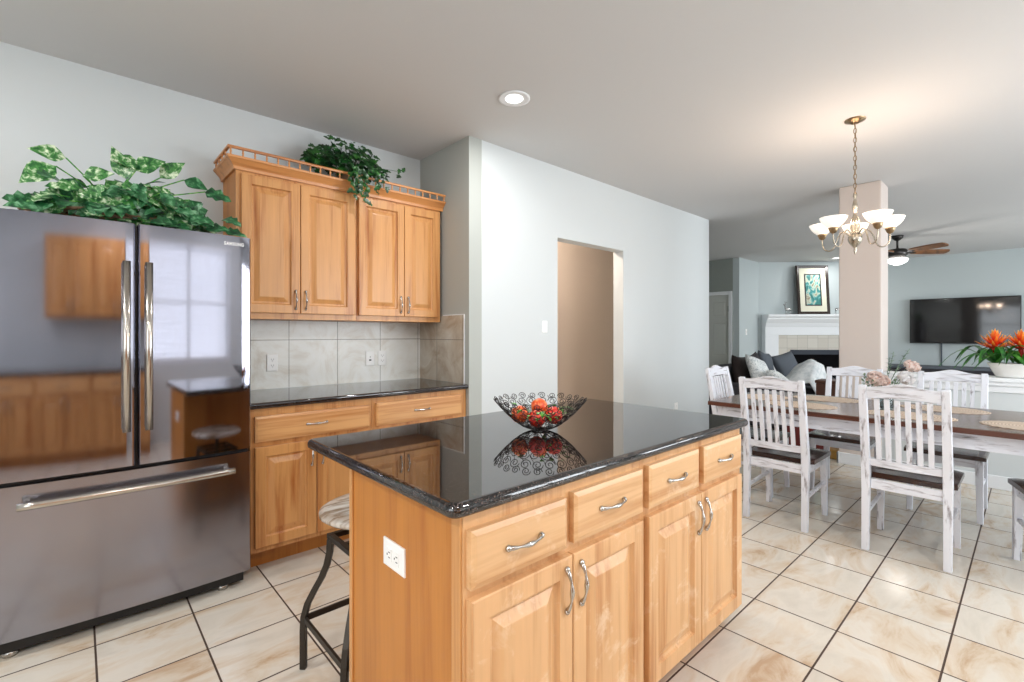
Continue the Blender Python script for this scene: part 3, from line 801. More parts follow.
# ------------------------------------------------------------------ bar stool behind the island
bsn = thing('bar_stool', 'backless bar stool with round pale seat and curved dark metal legs', 'stool', (.89, 1.73, 0))
SX, SY = .83, 1.70
bsn.location = (SX, SY, 0)
for (sx, sy) in ((-1, 1), (-1, -1), (1, 1), (1, -1)):
    pts = [(SX+sx*q, SY+sy*q, z) for (q, z) in ((.19, 0), (.19, .15), (.188, .20), (.178, .25), (.160, .30), (.140, .35), (.125, .40), (.117, .45), (.115, .50))]
    MB().bar(pts, .022, .022, (sx, -sy, 0)).build('leg', 'dark_iron', bsn, world=True, bevel=.002)
for s_ in (-1, 1):
    MB().box(SX-.175, SX+.175, SY+s_*.188-.005, SY+s_*.188+.005, .18, .203).build('foot_rail', 'dark_iron', bsn, world=True, bevel=.0015)
    MB().box(SX+s_*.188-.005, SX+s_*.188+.005, SY-.175, SY+.175, .18, .203).build('foot_rail', 'dark_iron', bsn, world=True, bevel=.0015)
mb = MB()
for s_ in (-1, 1):
    mb.box(SX-.126, SX+.126, SY+s_*.115-.011, SY+s_*.115+.011, .501, .52); mb.box(SX+s_*.115-.011, SX+s_*.115+.011, SY-.104, SY+.104, .501, .52)
mb.box(SX-.104, SX+.104, SY-.012, SY+.012, .503, .518)
mb.tube([(SX, SY, .44), (SX, SY, .596)], .014, 12)
mb.build('seat_frame', 'dark_iron', bsn, world=True, bevel=.002)
m = mat('seat_lacquer', lin(196, 184, 170), .15); t = NT(m)
t.base(t.ramp(t.noise(t.coord((4, 14, 4)), 2, 5, .6, .6), [(.38, lin(150, 128, 106)), (.55, lin(206, 196, 184)), (.7, lin(226, 220, 212))]))
MB().lathe([(.001, .595), (.12, .596), (.172, .605), (.190, .618), (.190, .628), (.172, .638), (.12, .637), (.001, .632)], (SX, SY, 0), 36).build('seat', 'seat_lacquer', bsn, world=True)

# ------------------------------------------------------------------ dining table and chairs
TX0, TX1, TY0, TY1 = 3.655, 4.69, -.62, 1.72
tb = thing('dining_table', 'long farmhouse dining table with dark top and distressed white apron', 'table', ((TX0+TX1)/2, (TY0+TY1)/2, 0))
MB().box(TX0, TX1, TY0, TY1, .735, .76).build('tabletop', 'table_top', tb, world=True, bevel=.003)
MB().box(TX0-.002, TX1+.002, TY0-.002, TY1+.002, .728, .7345).box(TX0-.003, TX0, TY0, TY1, .735, .757).build('edge_band', 'table_edge', tb, world=True)
mb = MB(); i_ = .055
mb.box(TX0+i_, TX0+i_+.022, TY0+i_, TY1-i_, .635, .727); mb.box(TX1-i_-.022, TX1-i_, TY0+i_, TY1-i_, .635, .727)
mb.box(TX0+i_+.022, TX1-i_-.022, TY0+i_, TY0+i_+.022, .635, .727); mb.box(TX0+i_+.022, TX1-i_-.022, TY1-i_-.022, TY1-i_, .635, .727)
mb.build('apron', 'distressed_h', tb, world=True)
for (x, y) in ((TX0+.09, TY0+.085), (TX1-.09, TY0+.085), (TX0+.09, TY1-.085), (TX1-.09, TY1-.085)):
    h = .037
    MB().hexa([(x-h*.7, y-h*.7, 0), (x+h*.7, y-h*.7, 0), (x+h*.7, y+h*.7, 0), (x-h*.7, y+h*.7, 0)], [(x-h, y-h, .727), (x+h, y-h, .727), (x+h, y+h, .727), (x-h, y+h, .727)]).build('leg', 'distressed_v', tb, world=True, bevel=.003)

def bx_(z):           # chair back rake
    if z < .45: return -.205-.02*(1-z/.45)**1.5
    return -.205-.098*((z-.45)/.54)**1.15
def make_chair(label):
    r = thing('dining_chair', label, 'chair', group='distressed white dining chairs around the table')
    for s_ in (-1, 1):
        zs = [0, .12, .25, .38, .45, .55, .68, .8, .9, .985]
        MB().bar([(bx_(z), s_*.182, z) for z in zs], [.036, .037, .038, .04, .042, .041, .04, .039, .038, .037], [.036, .038, .042, .046, .048, .044, .040, .036, .033, .03], (0, 1, 0)).build('leg', 'distressed_v', r, bevel=.003)
    for s_ in (-1, 1):
        MB().bar([(.208, s_*.185, 0), (.200, s_*.182, .25), (.198, s_*.18, .424)], [.032, .038, .042], [.032, .038, .042], (0, 1, 0)).build('leg', 'distressed_v', r, bevel=.003)
    mb = MB()          # arched crest rail
    ys = [-.163+.326*i/16 for i in range(17)]
    top = [(y, .972+.028*math.exp(-((y/.085)**2))*1.0+.004) for y in ys]; bot = [(y, .912+.006*math.cos(y/.163*PI/2)) for y in ys]
    mb.prism(bot+top[::-1], 0, -.011, .011); mb.xf(lambda p: (p.x+bx_(p.z)+.012*(1-(p.y/.163)**2)*-1, p.y, p.z)); mb.build('crest_rail', 'distressed_h', r, bevel=.002)
    mb = MB()
    mb.prism([(y, .505+.0*y) for y in ys]+[(y, .548) for y in ys[::-1]], 0, -.010, .010); mb.xf(lambda p: (p.x+bx_(p.z)-.012*(1-(p.y/.163)**2), p.y, p.z)); mb.build('lower_rail', 'distressed_h', r, bevel=.002)
    for k in range(6):
        y = -.163+.326*(k+1)/7
        MB().bar([(bx_(z)-.012*(1-(y/.163)**2), y, z) for z in (.549, .62, .7, .8, .87, .9115)], .0255, .011, (0, 1, 0)).build('slat', 'distressed_v', r, bevel=.0015)
    # saddle seat
    nx, ny = 10, 12; top = []; fs = []
    for i in range(nx+1):
        for j in range(ny+1):
            x = -.182+.415*i/nx; y = -.215+.43*j/ny
            if x < -.15 and abs(y) > .155: y = math.copysign(.155, y)
            dip = .012*math.exp(-((x+.02)/.13)**2)*(1-math.exp(-((abs(y)-.0)/.06)**2)*.55)*(1 if abs(y) < .17 else .3)
            rndz = .006*(max(0, abs(y)-.19)/.025)**2+.006*(max(0, x-.205)/.028)**2
            top.append((x, y, .463-dip-rndz))
    n_ = len(top); vs = top+[(x, y, .427) for (x, y, z) in top]
    idx = lambda i, j: i*(ny+1)+j
    for i in range(nx):
        for j in range(ny):
            fs.append((idx(i, j), idx(i+1, j), idx(i+1, j+1), idx(i, j+1))); fs.append(tuple(q+n_ for q in (idx(i, j), idx(i, j+1), idx(i+1, j+1), idx(i+1, j))))
    rim = [idx(i, 0) for i in range(nx+1)]+[idx(nx, j) for j in range(1, ny+1)]+[idx(i, ny) for i in range(nx-1, -1, -1)]+[idx(0, j) for j in range(ny-1, 0, -1)]
    for a_, b_ in zip(rim, rim[1:]+rim[:1]): fs.append((a_, a_+n_, b_+n_, b_))
    o = MB().add(vs, fs).build('seat', 'seat_wood', r); shade_auto(o, 50)
    mb = MB()
    mb.box(-.18, .175, -.192, -.172, .368, .425); mb.box(-.18, .175, .172, .192, .368, .425); mb.box(.186, .206, -.16, .16, .368, .425); mb.box(-.212, -.192, -.16, .16, .368, .425)
    mb.build('apron', 'distressed_h', r, bevel=.002)
    for s_ in (-1, 1):
        MB().bar([(-.195, s_*.182, .215), (.185, s_*.182, .235)], .018, .022, (0, 1, 0)).build('stretcher', 'distressed_h', r, bevel=.002)
    return r
ch = make_chair('white slat-back dining chair on the near table side, closest to the island')
ch.location = (3.705, 1.18, 0)
dup(ch, (3.695, .492, 0), 0, 'white slat-back dining chair in the middle of the near table side')
dup(ch, (3.80, -.172, 0), math.radians(16), 'white dining chair on the near table side, cut off by the photo edge')
dup(ch, (4.71, 1.055, 0), PI, 'white dining chair on the far table side in front of the column')
dup(ch, (4.71, .425, 0), PI, 'white dining chair on the far table side in front of the half wall')
dup(ch, (4.21, 1.60, 0), -PI/2, 'white dining chair at the head of the table, beside the wall end')

mats_ = [((3.93, 1.16), 'woven oval placemat in front of the near chair closest to the island'), ((3.93, .54), 'woven placemat in front of the middle near chair'), ((3.95, -.02), 'woven round placemat at the right edge of the photo on the near side'),
         ((4.44, 1.12), 'woven placemat on the far side of the table facing the column'), ((4.44, .42), 'woven placemat on the far side of the table facing the half wall'), ((4.2, 1.50), 'woven placemat at the head end of the table by the wall')]
for (x, y), lb in mats_:
    pts = []
    rx, ry = (.17, .235)
    if y > 1.3: rx, ry = .2, .17
    mb = MB().lathe([(.001, .003), (.9, .004), (.97, .0045), (1, .003), (1, .0005), (.001, .0005)], n=56).xf(lambda p: (p.x*rx, p.y*ry, p.z))
    o = mb.build('placemat', 'placemat'); o.location = (x, y, .7602); tag(o, lb, 'placemat', 'woven placemats on the dining table')

# flowers in a glass vase
VX, VY = 4.16, .695
va = thing('flower_vase', 'glass vase of blush and white roses in the middle of the dining table', 'flower arrangement', (VX, VY, .7605))
MB().lathe([(.001, 0), (.04, 0), (.045, .01), (.05, .08), (.042, .12), (.046, .13), (.043, .13), (.038, .12), (.046, .08), (.041, .012), (.001, .008)], (0, 0, 0), 24).build('vase', 'clear_glass', va)
def rose(mb, c, r, up):
    c = Vector(c); up = Vector(up).normalized(); s_ = up.orthogonal().normalized(); w_ = up.cross(s_)
    for ringi, (nn, rr, tilt) in enumerate(((3, .35, .15), (5, .6, .35), (6, .85, .7), (7, 1.0, 1.15))):
        for k in range(nn):
            a = 2*PI*k/nn+ringi*.6; out = s_*math.cos(a)+w_*math.sin(a)
            d_ = (up*math.cos(tilt)+out*math.sin(tilt)); leaf(mb, c+out*r*.10*ringi, d_, out*-1+up*.2, r*(.6+.25*rr), r*.95, -.5, -.4, 'strap')
rp = MB(); rw = MB(); gr = MB(); tw = MB()
for (du, dw, z, r, which) in ((-.098, -.02, .205, .062, rp), (.062, -.075, .212, .06, rw), (.18, .03, .29, .05, rp), (.235, .05, .285, .045, rp), (-.02, .04, .2, .05, rw), (-.05, -.03, .19, .05, rp)):
    c = V2*du+V1*dw; rm_ = MB(); rose(rm_, (c.x, c.y, z), r, (c.x*2-V1.x*.9, c.y*2-V1.y*.9, .5)); rm_.build('blush_rose' if which is rp else 'white_rose', 'petal' if which is rp else 'petal_white', va); gr.tube([(0, 0, .03), (c.x*.5, c.y*.5, z*.7), (c.x, c.y, z)], .003, 5)
for i in range(20):
    a = rv(0, 2*PI); e = rv(.1, 1.1); L = rv(.1, .2); d_ = Vector((math.cos(a)*math.cos(e), math.sin(a)*math.cos(e), math.sin(e)))
    p0 = Vector((0, 0, .12)); tw.tube([p0, p0+d_*L], .0015, 4)
    for k in range(6):
        q = p0+d_*L*(.4+.1*k+.05); s_ = 1 if k % 2 else -1
        leaf(gr, q, d_+d_.orthogonal()*s_*.9, (0, 0, 1), .03, .014, .2, .2, 'oval')
for (du, z) in ((.03, .36), (.06, .40), (.17, .42), (-.15, .24), (.14, .38)):
    c = V2*du; tw.tube([(0, 0, .12), (c.x*.6, c.y*.6, z*.75), (c.x, c.y, z)], .0018, 5)
    for k in range(9):
        f_ = .45+.06*k; q = Vector((c.x*f_, c.y*f_, .12+(z-.12)*f_)); leaf(gr, q, V2*(1 if k % 2 else -1)+Vector((0, 0, .7)), (0, 0, 1), .032, .013, .2, .2, 'oval')
gr.build('greenery', 'sage_leaf', va); tw.build('twigs', 'sage_leaf', va)

# bromeliads in a planter on the half wall
PX, PY = 5.68, .11
bp = thing('bromeliad_planter', 'white oblong planter of two orange-red bromeliads on the half wall ledge', 'plant', (PX, PY, .926))
mb = MB()
for sgn in (1,):
    prof = [(.001, .002), (.62, .002), (.66, .006), (1.0, .115), (.98, .118), (.95, .114), (.62, .02), (.001, .02)]
    mb.lathe(prof, n=40).xf(lambda p: (math.copysign(min(abs(p.x)*1.25, 1), p.x)*.085, p.y*.155, p.z))
mb.build('planter', 'ceramic', bp)
MB().lathe([(.001, .1), (.9, .1)], n=30).xf(lambda p: (p.x*.078, p.y*.14, p.z)).build('soil', 'soil', bp)
lf = MB(); brs = []
for ci, (cy, hz) in enumerate(((.105, .30), (-.045, .285))):
    for k in range(15):
        a = 2*PI*k/15+rv(-.15, .15); L = rv(.24, .36); out = Vector((math.cos(a)*.85, math.sin(a), 0)); rise = rv(.09, .19)
        pts = []; n_ = 9
        vs = []; fs = []
        side = Vector((-out.y, out.x, 0)).normalized()
        for i in range(n_+1):
            t_ = i/n_; p = Vector((0, cy, .10))+out*(L*t_)+Vector((0, 0, rise*math.sin(min(t_*1.5, 1.5)*PI/2*1.0)*1.0-.20*max(0, t_-.45)**1.3*L/.25))
            w_ = .022*(math.sin(PI*min(1, .18+t_*.82))**.6)
            vs += [p-side*w_+Vector((0, 0, .006)), p, p+side*w_+Vector((0, 0, .006))]
        for i in range(n_):
            for q in range(2): fs.append((i*3+q, i*3+q+1, i*3+q+4, i*3+q+3))
        lf.add(vs, fs, True)
    fl = MB()
    for rr_, (nn, L, tilt, z0) in enumerate(((6, .09, .2, .30), (8, .115, .55, .275), (10, .135, .95, .25), (10, .15, 1.25, .225))):
        for k in range(nn):
            a = 2*PI*k/nn+rr_*.4; out = Vector((math.cos(a), math.sin(a), 0)); d_ = out*math.sin(tilt)+Vector((0, 0, math.cos(tilt)))
            leaf(fl, (0, cy, z0), d_, Vector((0, 0, 1))-out*.3, L*rv(.9, 1.15), .027, -.12, .35, 'oval')
    fl.tube([(0, cy, .10), (0, cy, .30)], [.012, .02], 8)
    fl.build('flower', 'bract', bp)
lf.build('strap_leaves', 'strap_leaf', bp)

# outlet with plug below the half wall ledge, behind the table
oo = outlet('power_outlet', 'white outlet with black plug low on the half wall beyond the table', (CX0+.0295, .055, .40), (0, -1, 0), (-1, 0, 0))
MB().box(CX0-.008, CX0+.0185, .035, .065, .405, .435).tube([(CX0-.004, .05, .41), (CX0-.03, .045, .36), (CX0-.02, .02, .2), (CX0-.04, -.1, .02)], .004, 6).build('plug_and_cord', 'black_plastic', oo, world=True)

# ------------------------------------------------------------------ chandelier
HX, HY_ = 3.90, .815
chd = thing('chandelier', 'brushed nickel five-arm chandelier with white glass shades hanging over the dining table', 'chandelier', (HX, HY_, CH))
MB().lathe([(.001, -.028), (.02, -.028), (.03, -.02), (.06, -.008), (.062, 0)], (0, 0, 0), 28).build('canopy', 'brass_old', chd)
mb = MB(); z = -.03; k = 0
while z > -.51:
    a = k % 2*PI/2
    pts = [(math.cos(a)*.009*math.cos(q), math.sin(a)*.009*math.cos(q), z-.016+.019*math.sin(q)) for q in [2*PI*i/12 for i in range(12)]]
    mb.tube(pts, .0022, 5, closed=True); z -= .031; k += 1
mb.tube([(0.004*math.sin(i*.9), .004*math.cos(i*.9), -.03-i*.025) for i in range(20)], .0018, 5)
mb.build('chain', 'brass_old', chd)
MB().lathe([(.001, -.47), (.008, -.475), (.012, -.49), (.007, -.51), (.014, -.54), (.018, -.57), (.010, -.60), (.012, -.62), (.026, -.66), (.03, -.70), (.022, -.735), (.034, -.75), (.04, -.765), (.042, -.785), (.034, -.81), (.014, -.835), (.007, -.845), (.010, -.86), (.004, -.885), (.001, -.89)], (0, 0, 0), 24).build('stem', 'nickel', chd)
for k in range(5):
    a = math.radians(191.8+36+72*k); out = Vector((math.cos(a), math.sin(a), 0))
    P = [out*.03+Vector((0, 0, -.735)), out*.07+Vector((0, 0, -.70)), out*.10+Vector((0, 0, -.73)), out*.125+Vector((0, 0, -.80)), out*.155+Vector((0, 0, -.82)), out*.19+Vector((0, 0, -.80)), out*.20+Vector((0, 0, -.75)), out*.20+Vector((0, 0, -.725))]
    Q = []
    for i in range(len(P)-1):
        for s_ in range(4):
            t_ = s_/4; p0, p1, p2, p3 = P[max(i-1, 0)], P[i], P[i+1], P[min(i+2, len(P)-1)]
            Q.append(.5*((2*p1)+(-p0+p2)*t_+(2*p0-5*p1+4*p2-p3)*t_**2+(-p0+3*p1-3*p2+p3)*t_**3))
    Q.append(P[-1]); arm = MB().tube(Q, .0045, 8).build('arm', 'nickel', chd)
    c = out*.20
    h_ = MB().lathe([(.008, -.735), (.018, -.728), (.028, -.705), (.03, -.69), (.026, -.69)], tuple(c), 20).build('socket_cup', 'brass_old', arm)
    s_ = MB().lathe([(.022, -.702), (.034, -.692), (.052, -.676), (.068, -.656), (.077, -.636), (.080, -.628), (.077, -.628), (.065, -.654), (.048, -.677), (.028, -.692)], tuple(c), 28).build('shade', 'lamp_glass', arm)
    point('chandelier_bulb', Vector((HX, HY_, CH))+c+Vector((0, 0, -.64)), 3.0, (1, .76, .58), .03)

for o in list(chd.children):
    if o.name.split('.')[0] in ('arm', 'stem'): o.location.z = -.052 if o.name.startswith('arm') else -.028

# ceiling fan
fx, fy = 9.0, 1.36
fan = thing('ceiling_fan', 'dark ceiling fan with wooden blades and white bowl light in the living room', 'ceiling fan', (fx, fy, CH))
MB().lathe([(.001, 0), (.075, 0), (.07, -.03), (.035, -.065), (.014, -.075), (.014, -.18), (.03, -.19), (.10, -.20), (.125, -.225), (.125, -.285), (.10, -.305), (.09, -.335), (.001, -.335)], (0, 0, 0), 28).build('motor', 'fan_metal', fan)
MB().lathe([(.105, -.336), (.13, -.345), (.125, -.37), (.10, -.40), (.05, -.425), (.001, -.43)], (0, 0, 0), 28).build('light_bowl', 'lamp_glow', fan)
for k in range(5):
    a = math.radians(-50+72*k); Rz = Matrix.Rotation(a, 3, 'Z')
    prof = [(.2, -.045), (.3, -.06), (.5, -.068), (.66, -.06), (.68, -.03), (.68, .03), (.66, .06), (.5, .068), (.3, .06), (.2, .045)]
    mb = MB().prism(prof, 2, -.009, .009); Rx = Matrix.Rotation(math.radians(-14), 3, 'X'); mb.xf(lambda p: Rz @ (Rx @ Vector(p)+Vector((0, 0, -.245))))
    b_ = mb.build('blade', 'fan_blade', fan)
    mb = MB().prism([(.115, -.02), (.24, -.03), (.25, 0), (.24, .03), (.115, .02)], 2, -.012, -.007); mb.xf(lambda p: Rz @ (Rx @ Vector(p)+Vector((0, 0, -.245)))); mb.build('blade_bracket', 'fan_metal', b_)
point('fan_bulb', (fx, fy, CH-.50), 8, (1, .95, .88), .08)

# recessed lights (two in view, those behind the camera are unseen, added for even light)
def can(x, y, label, power):
    r = thing('recessed_light', label, 'ceiling light', (x, y, CH), group='recessed ceiling lights')
    MB().lathe([(.073, .0), (.098, -.001), (.098, -.006), (.085, -.007), (.073, -.004)], (0, 0, 0), 36).build('trim_ring', 'white_trim', r)
    MB().lathe([(.076, -.006), (.06, -.0035), (.052, -.003)], (0, 0, 0), 36).build('baffle', 'white_trim', r)
    MB().lathe([(.054, -.0055), (.03, -.0085), (.001, -.009)], (0, 0, 0), 30).build('lamp', 'lamp_glow', r)
    if power:
        l_ = area('recessed_lamp', (x, y, CH-.02), (0, 0, 0), .11, .11, power, (1, .985, .965)); l_.data.shape = 'DISK'
    return r
can(1.99, 2.16, 'round recessed ceiling light with white trim ring above the island', 16)
for (x, y) in ((.2, -.7), (1.9, -.7), (-1.3, .5), (-1.3, 2.3)):
    can(x, y, 'unseen recessed ceiling light behind the camera, added to brighten the kitchen', 24)
can(10.75, 2.55, 'small recessed ceiling light in the living room near the fireplace', 10)

# ------------------------------------------------------------------ living room
# fireplace on the diagonal wall
fc = Vector((11.015, 2.985, 0)); fp_rot = math.radians(-45)
fpl = thing('fireplace', 'white fireplace mantel with beige tile surround and black firebox', 'fireplace', tuple(fc), fp_rot)
# local: x along the wall (toward the TV), y into the wall; front is -y
hw = 1.05
mb = MB()
for s_ in (-1, 1): mb.box(s_*(hw-.13)-.13 if s_ < 0 else hw-.26, s_*(hw-.13)+.13 if s_ > 0 else -(hw-.26), -.17, -.001, 0, 1.26)
mb.box(-hw, hw, -.17, -.001, 1.26, 1.42)
mb.build('surround_legs', 'white_trim', fpl, bevel=.004)
mb = MB(); mb.prism([(-.001, 1.42), (-.18, 1.42), (-.19, 1.46), (-.20, 1.50), (-.24, 1.55), (-.26, 1.58), (-.26, 1.60), (-.30, 1.63), (-.30, 1.67), (-.001, 1.67)], 0, -hw, hw); mb.build('mantel_shelf', 'white_trim', fpl, bevel=.003)
mb = MB().box(-(hw-.26), -.54, -.12, -.002, .03, 1.258).box(.54, hw-.26, -.12, -.002, .03, 1.258).box(-.54, .54, -.12, -.002, .965, 1.258); mb.build('tile_surround', 'hearth_tile', fpl)
mb = MB().box(-.54, .54, -.135, -.12, .87, .965).box(-.54, -.49, -.135, -.12, .05, .87).box(.49, .54, -.135, -.12, .05, .87); mb.build('firebox_frame', 'firebox_iron', fpl)
mb = MB().box(-.49, .49, -.10, -.005, .03, .965); mb.build('firebox', 'firebox_black', fpl)
mb = MB()
for i in range(4): mb.tube([(-.25+.02*i, -.11, .18+.05*(i % 2)), (.25-.03*i, -.108, .2+.05*i)], .02, 8)
mb.build('log', 'brass_old', fpl)
def diagp(s_, off, z): # world point: s_ along wall, off in front
    d_ = Vector((math.cos(fp_rot), math.sin(fp_rot), 0)); n_ = Vector((-math.cos(math.radians(45)), -math.sin(math.radians(45)), 0)); return fc+d_*s_+n_*off+Vector((0, 0, z))
pf = thing('framed_picture', 'tall dark-framed teal picture leaning on the fireplace mantel', 'picture', tuple(diagp(-.12, .20, 1.672)), fp_rot)
W_, H_ = .62, .98
def lean(p): return (p[0], p[1]+p[2]*.12, p[2])
mb = MB().conc((-W_/2, .0, 0), (1, 0, 0), (0, 0, 1), (0, -1, 0), W_, H_, [(0, -.02), (0, .012), (.012, .02), (.05, .008), (.055, .002)]); mb.xf(lambda p: (p.x, p.y+p.z*.09, p.z)); mb.build('frame', 'cherry', pf).data.materials[0] = mat('frame_black', lin(44, 32, 26), .3)
mb = MB().box(-W_/2+.056, W_/2-.056, -.006, -.003, .056, H_-.056); mb.xf(lambda p: (p.x, p.y+p.z*.09, p.z)); mb.build('mat_board', 'mat_board', pf)
mb = MB().conc((-.16, -.0065, .17), (1, 0, 0), (0, 0, 1), (0, -1, 0), .32, .64, [(0, 0), (0, .004), (.018, .004), (.02, .001)]); mb.xf(lambda p: (p.x, p.y+p.z*.09, p.z)); mb.build('inner_frame', 'black_plastic', pf)
mb = MB().box(-.138, .138, -.0085, -.0078, .192, .788); mb.xf(lambda p: (p.x, p.y+p.z*.09, p.z)); mb.build('print', 'teal_print', pf)
def deer(s_, label, flip):
    r = thing('animal_figurine', label, 'figurine', tuple(diagp(s_, .20, 1.672)), fp_rot, group='silver animal figurines on the mantel')
    f = flip; mb = MB()
    mb.tube([(-.05*f, 0, .10), (-.02*f, 0, .105), (.03*f, 0, .105), (.05*f, 0, .12), (.065*f, 0, .16), (.07*f, 0, .19)], [.016, .022, .022, .02, .012, .012], 10)
    mb.tube([(.055*f, 0, .195), (.075*f, 0, .198), (.10*f, 0, .185)], [.010, .014, .007], 8)
    for (x, y) in ((-.04, -.012), (-.035, .012), (.035, -.012), (.04, .012)): mb.tube([(x*f, y, .10), (x*f*1.1, y, .05), (x*f*1.05, y, .0)], [.009, .005, .005], 6)
    for s2 in (-1, 1): mb.tube([(.06*f, s2*.006, .205), (.05*f, s2*.02, .235), (.06*f, s2*.03, .26)], .003, 5); mb.tube([(.052*f, s2*.018, .23), (.03*f, s2*.02, .25)], .0025, 5)
    mb.build('body', 'silver', r)
deer(-.62, 'small silver deer figurine left of the framed picture on the mantel', -1)
deer(.34, 'small silver deer figurine right of the framed picture on the mantel', 1)

# television
tv = thing('television', 'large flat black television mounted on the living room wall', 'television', (TX-.06, .85, 1.10))
yc0, yc1, z0, z1 = .13, 1.585, 1.108, 1.935
MB().box(TX-.09, TX-.055, yc0, yc1, z0, z1).build('housing', 'black_plastic', tv, world=True, bevel=.004)
MB().box(TX-.0925, TX-.091, yc0+.012, yc1-.012, z0+.018, z1-.012).build('screen', 'black_gloss', tv, world=True)
MB().box(TX-.055, TX-.001, .6, 1.1, 1.35, 1.7).build('wall_mount', 'black_plastic', tv, world=True)
tag(MB().box(TX-.02, TX-.001, 1.13, 1.15, .62, 1.107).build('cable_cover', 'pillow_grey'), 'thin grey cable cover running down the wall under the television', 'cable cover')
cn = thing('media_console', 'low dark console cabinet under the television', 'console', (11.4, .6, 0))
MB().box(11.2, TX-.02, -.9, 2.0, .08, .66).build('body', 'sofa_fabric', cn, world=True, bevel=.006)
MB().box(11.16, TX-.018, -.95, 2.05, .66, .70).build('top', 'pillow_grey', cn, world=True, bevel=.004)
mb = MB()
for i in range(4): mb.conc((11.2, 1.95-.72*i, .12), (0, -1, 0), (0, 0, 1), (-1, 0, 0), .68, .5, DPROF)
mb.build('door', 'pillow_dark', cn, world=True)
mb = MB()
for y in (-.8, 1.9):
    for x in (11.25, 11.7): mb.box(x-.03, x+.03, y-.03, y+.03, 0, .079)
mb.build('foot', 'black_plastic', cn, world=True)
# dark brown loveseat back behind the half wall
lv = thing('loveseat', 'dark brown loveseat whose back shows above the half wall ledge', 'sofa', (7.2, .1, 0))
MB().box(6.9, 7.75, -.85, 1.0, .1, .44).build('seat', 'pillow_dark', lv, world=True, bevel=.04, seg=3)
MB().box(6.75, 6.97, -.85, 1.0, .1, .80).build('backrest', 'brown_leather', lv, world=True, bevel=.05, seg=3)
for y in (-1.0, 1.0):
    MB().box(6.75, 7.75, y-.0 if y > 0 else y, y+.15 if y > 0 else y+.15, .1, .62).build('armrest', 'pillow_dark', lv, world=True, bevel=.04, seg=3)
mb = MB()
for x in (6.85, 7.65):
    for y in (-.9, 1.05): mb.box(x-.03, x+.03, y-.03, y+.03, 0, .1)
mb.build('foot', 'black_plastic', lv, world=True)

# charcoal sofa with pillows
so = thing('sofa', 'charcoal fabric sofa piled with pillows in front of the fireplace', 'sofa', (7.55, 2.5, 0))
MB().box(6.7, 8.4, 2.02, 2.90, .08, .48).build('seat', 'sofa_fabric', so, world=True, bevel=.05, seg=3)
MB().box(6.7, 8.4, 2.91, 3.12, .08, .84).build('backrest', 'sofa_fabric', so, world=True, bevel=.06, seg=3)
for (a_, b_) in ((6.50, 6.69), (8.41, 8.60)): MB().box(a_, b_, 2.02, 3.12, .08, .62).build('armrest', 'sofa_fabric', so, world=True, bevel=.06, seg=3)
for x in (6.57, 8.53):
    for y in (2.1, 3.05): MB().box(x-.03, x+.03, y-.03, y+.03, 0, .08).build('foot', 'black_plastic', so, world=True)
def pillow(label, m_, loc, size, rot, cat='pillow', name='throw_pillow', grp='pillows piled on the charcoal sofa'):
    n_ = 12; vs = []; fs = []
    for side_ in (1, -1):
        for i in range(n_+1):
            for j in range(n_+1):
                u_ = -1+2*i/n_; v_ = -1+2*j/n_
                th = ((1-u_**4)*(1-v_**4))**.5
                pin = 1-.10*(1-u_*u_) if False else 1
                x = u_*(1-.08*(1-abs(v_))**1.0*0-.05*(1-v_*v_)*0); y = v_
                x *= 1-.07*(1-v_*v_)*abs(u_)**3; y *= 1-.07*(1-u_*u_)*abs(v_)**3
                w_ = .5*size[2]*th*(1+.12*noise.noise(Vector((u_*2+loc[0], v_*2, side_))))
                vs.append((x*size[0]/2, y*size[1]/2, side_*w_))
    q = (n_+1)**2
    for s2 in (0, 1):
        for i in range(n_):
            for j in range(n_):
                f = (i*(n_+1)+j, (i+1)*(n_+1)+j, (i+1)*(n_+1)+j+1, i*(n_+1)+j+1); f = tuple(a+s2*q for a in f); fs.append(f if s2 == 0 else f[::-1])
    mb = MB().add(vs, fs, True); o = mb.build(name, m_)
    bm = bmesh.new(); bm.from_mesh(o.data); bmesh.ops.remove_doubles(bm, verts=bm.verts, dist=1e-5); bm.to_mesh(o.data); bm.free()
    o.location = loc; o.rotation_euler = rot; return tag(o, label, cat, grp)
dg_ = math.radians
pillow('dark brown pillow, leftmost of those propped on the sofa back', 'pillow_brown', (6.98, 2.80, .735), (.44, .48, .14), (dg_(78), dg_(6), 0))
pillow('charcoal pillow propped second from the left on the sofa back', 'pillow_dark', (7.45, 2.80, .745), (.44, .48, .14), (dg_(78), dg_(-10), 0))
pillow('slate grey pillow propped third from the left on the sofa back', 'pillow_grey', (7.92, 2.80, .76), (.44, .50, .14), (dg_(78), dg_(9), 0))
pillow('slate grey pillow at the far end of the sofa nearest the fireplace', 'pillow_grey', (8.28, 2.62, .75), (.44, .48, .14), (dg_(70), dg_(-12), dg_(-25)))
pillow('light patterned pillow leaning left of the pale throw on the sofa', 'pillow_light', (7.0, 2.56, .74), (.50, .48, .15), (dg_(64), dg_(14), dg_(-6)))
pillow('pale pillow slumped in front of the patterned pillow on the sofa', 'pillow_light', (6.96, 2.27, .64), (.46, .40, .15), (dg_(42), dg_(8), dg_(8)))
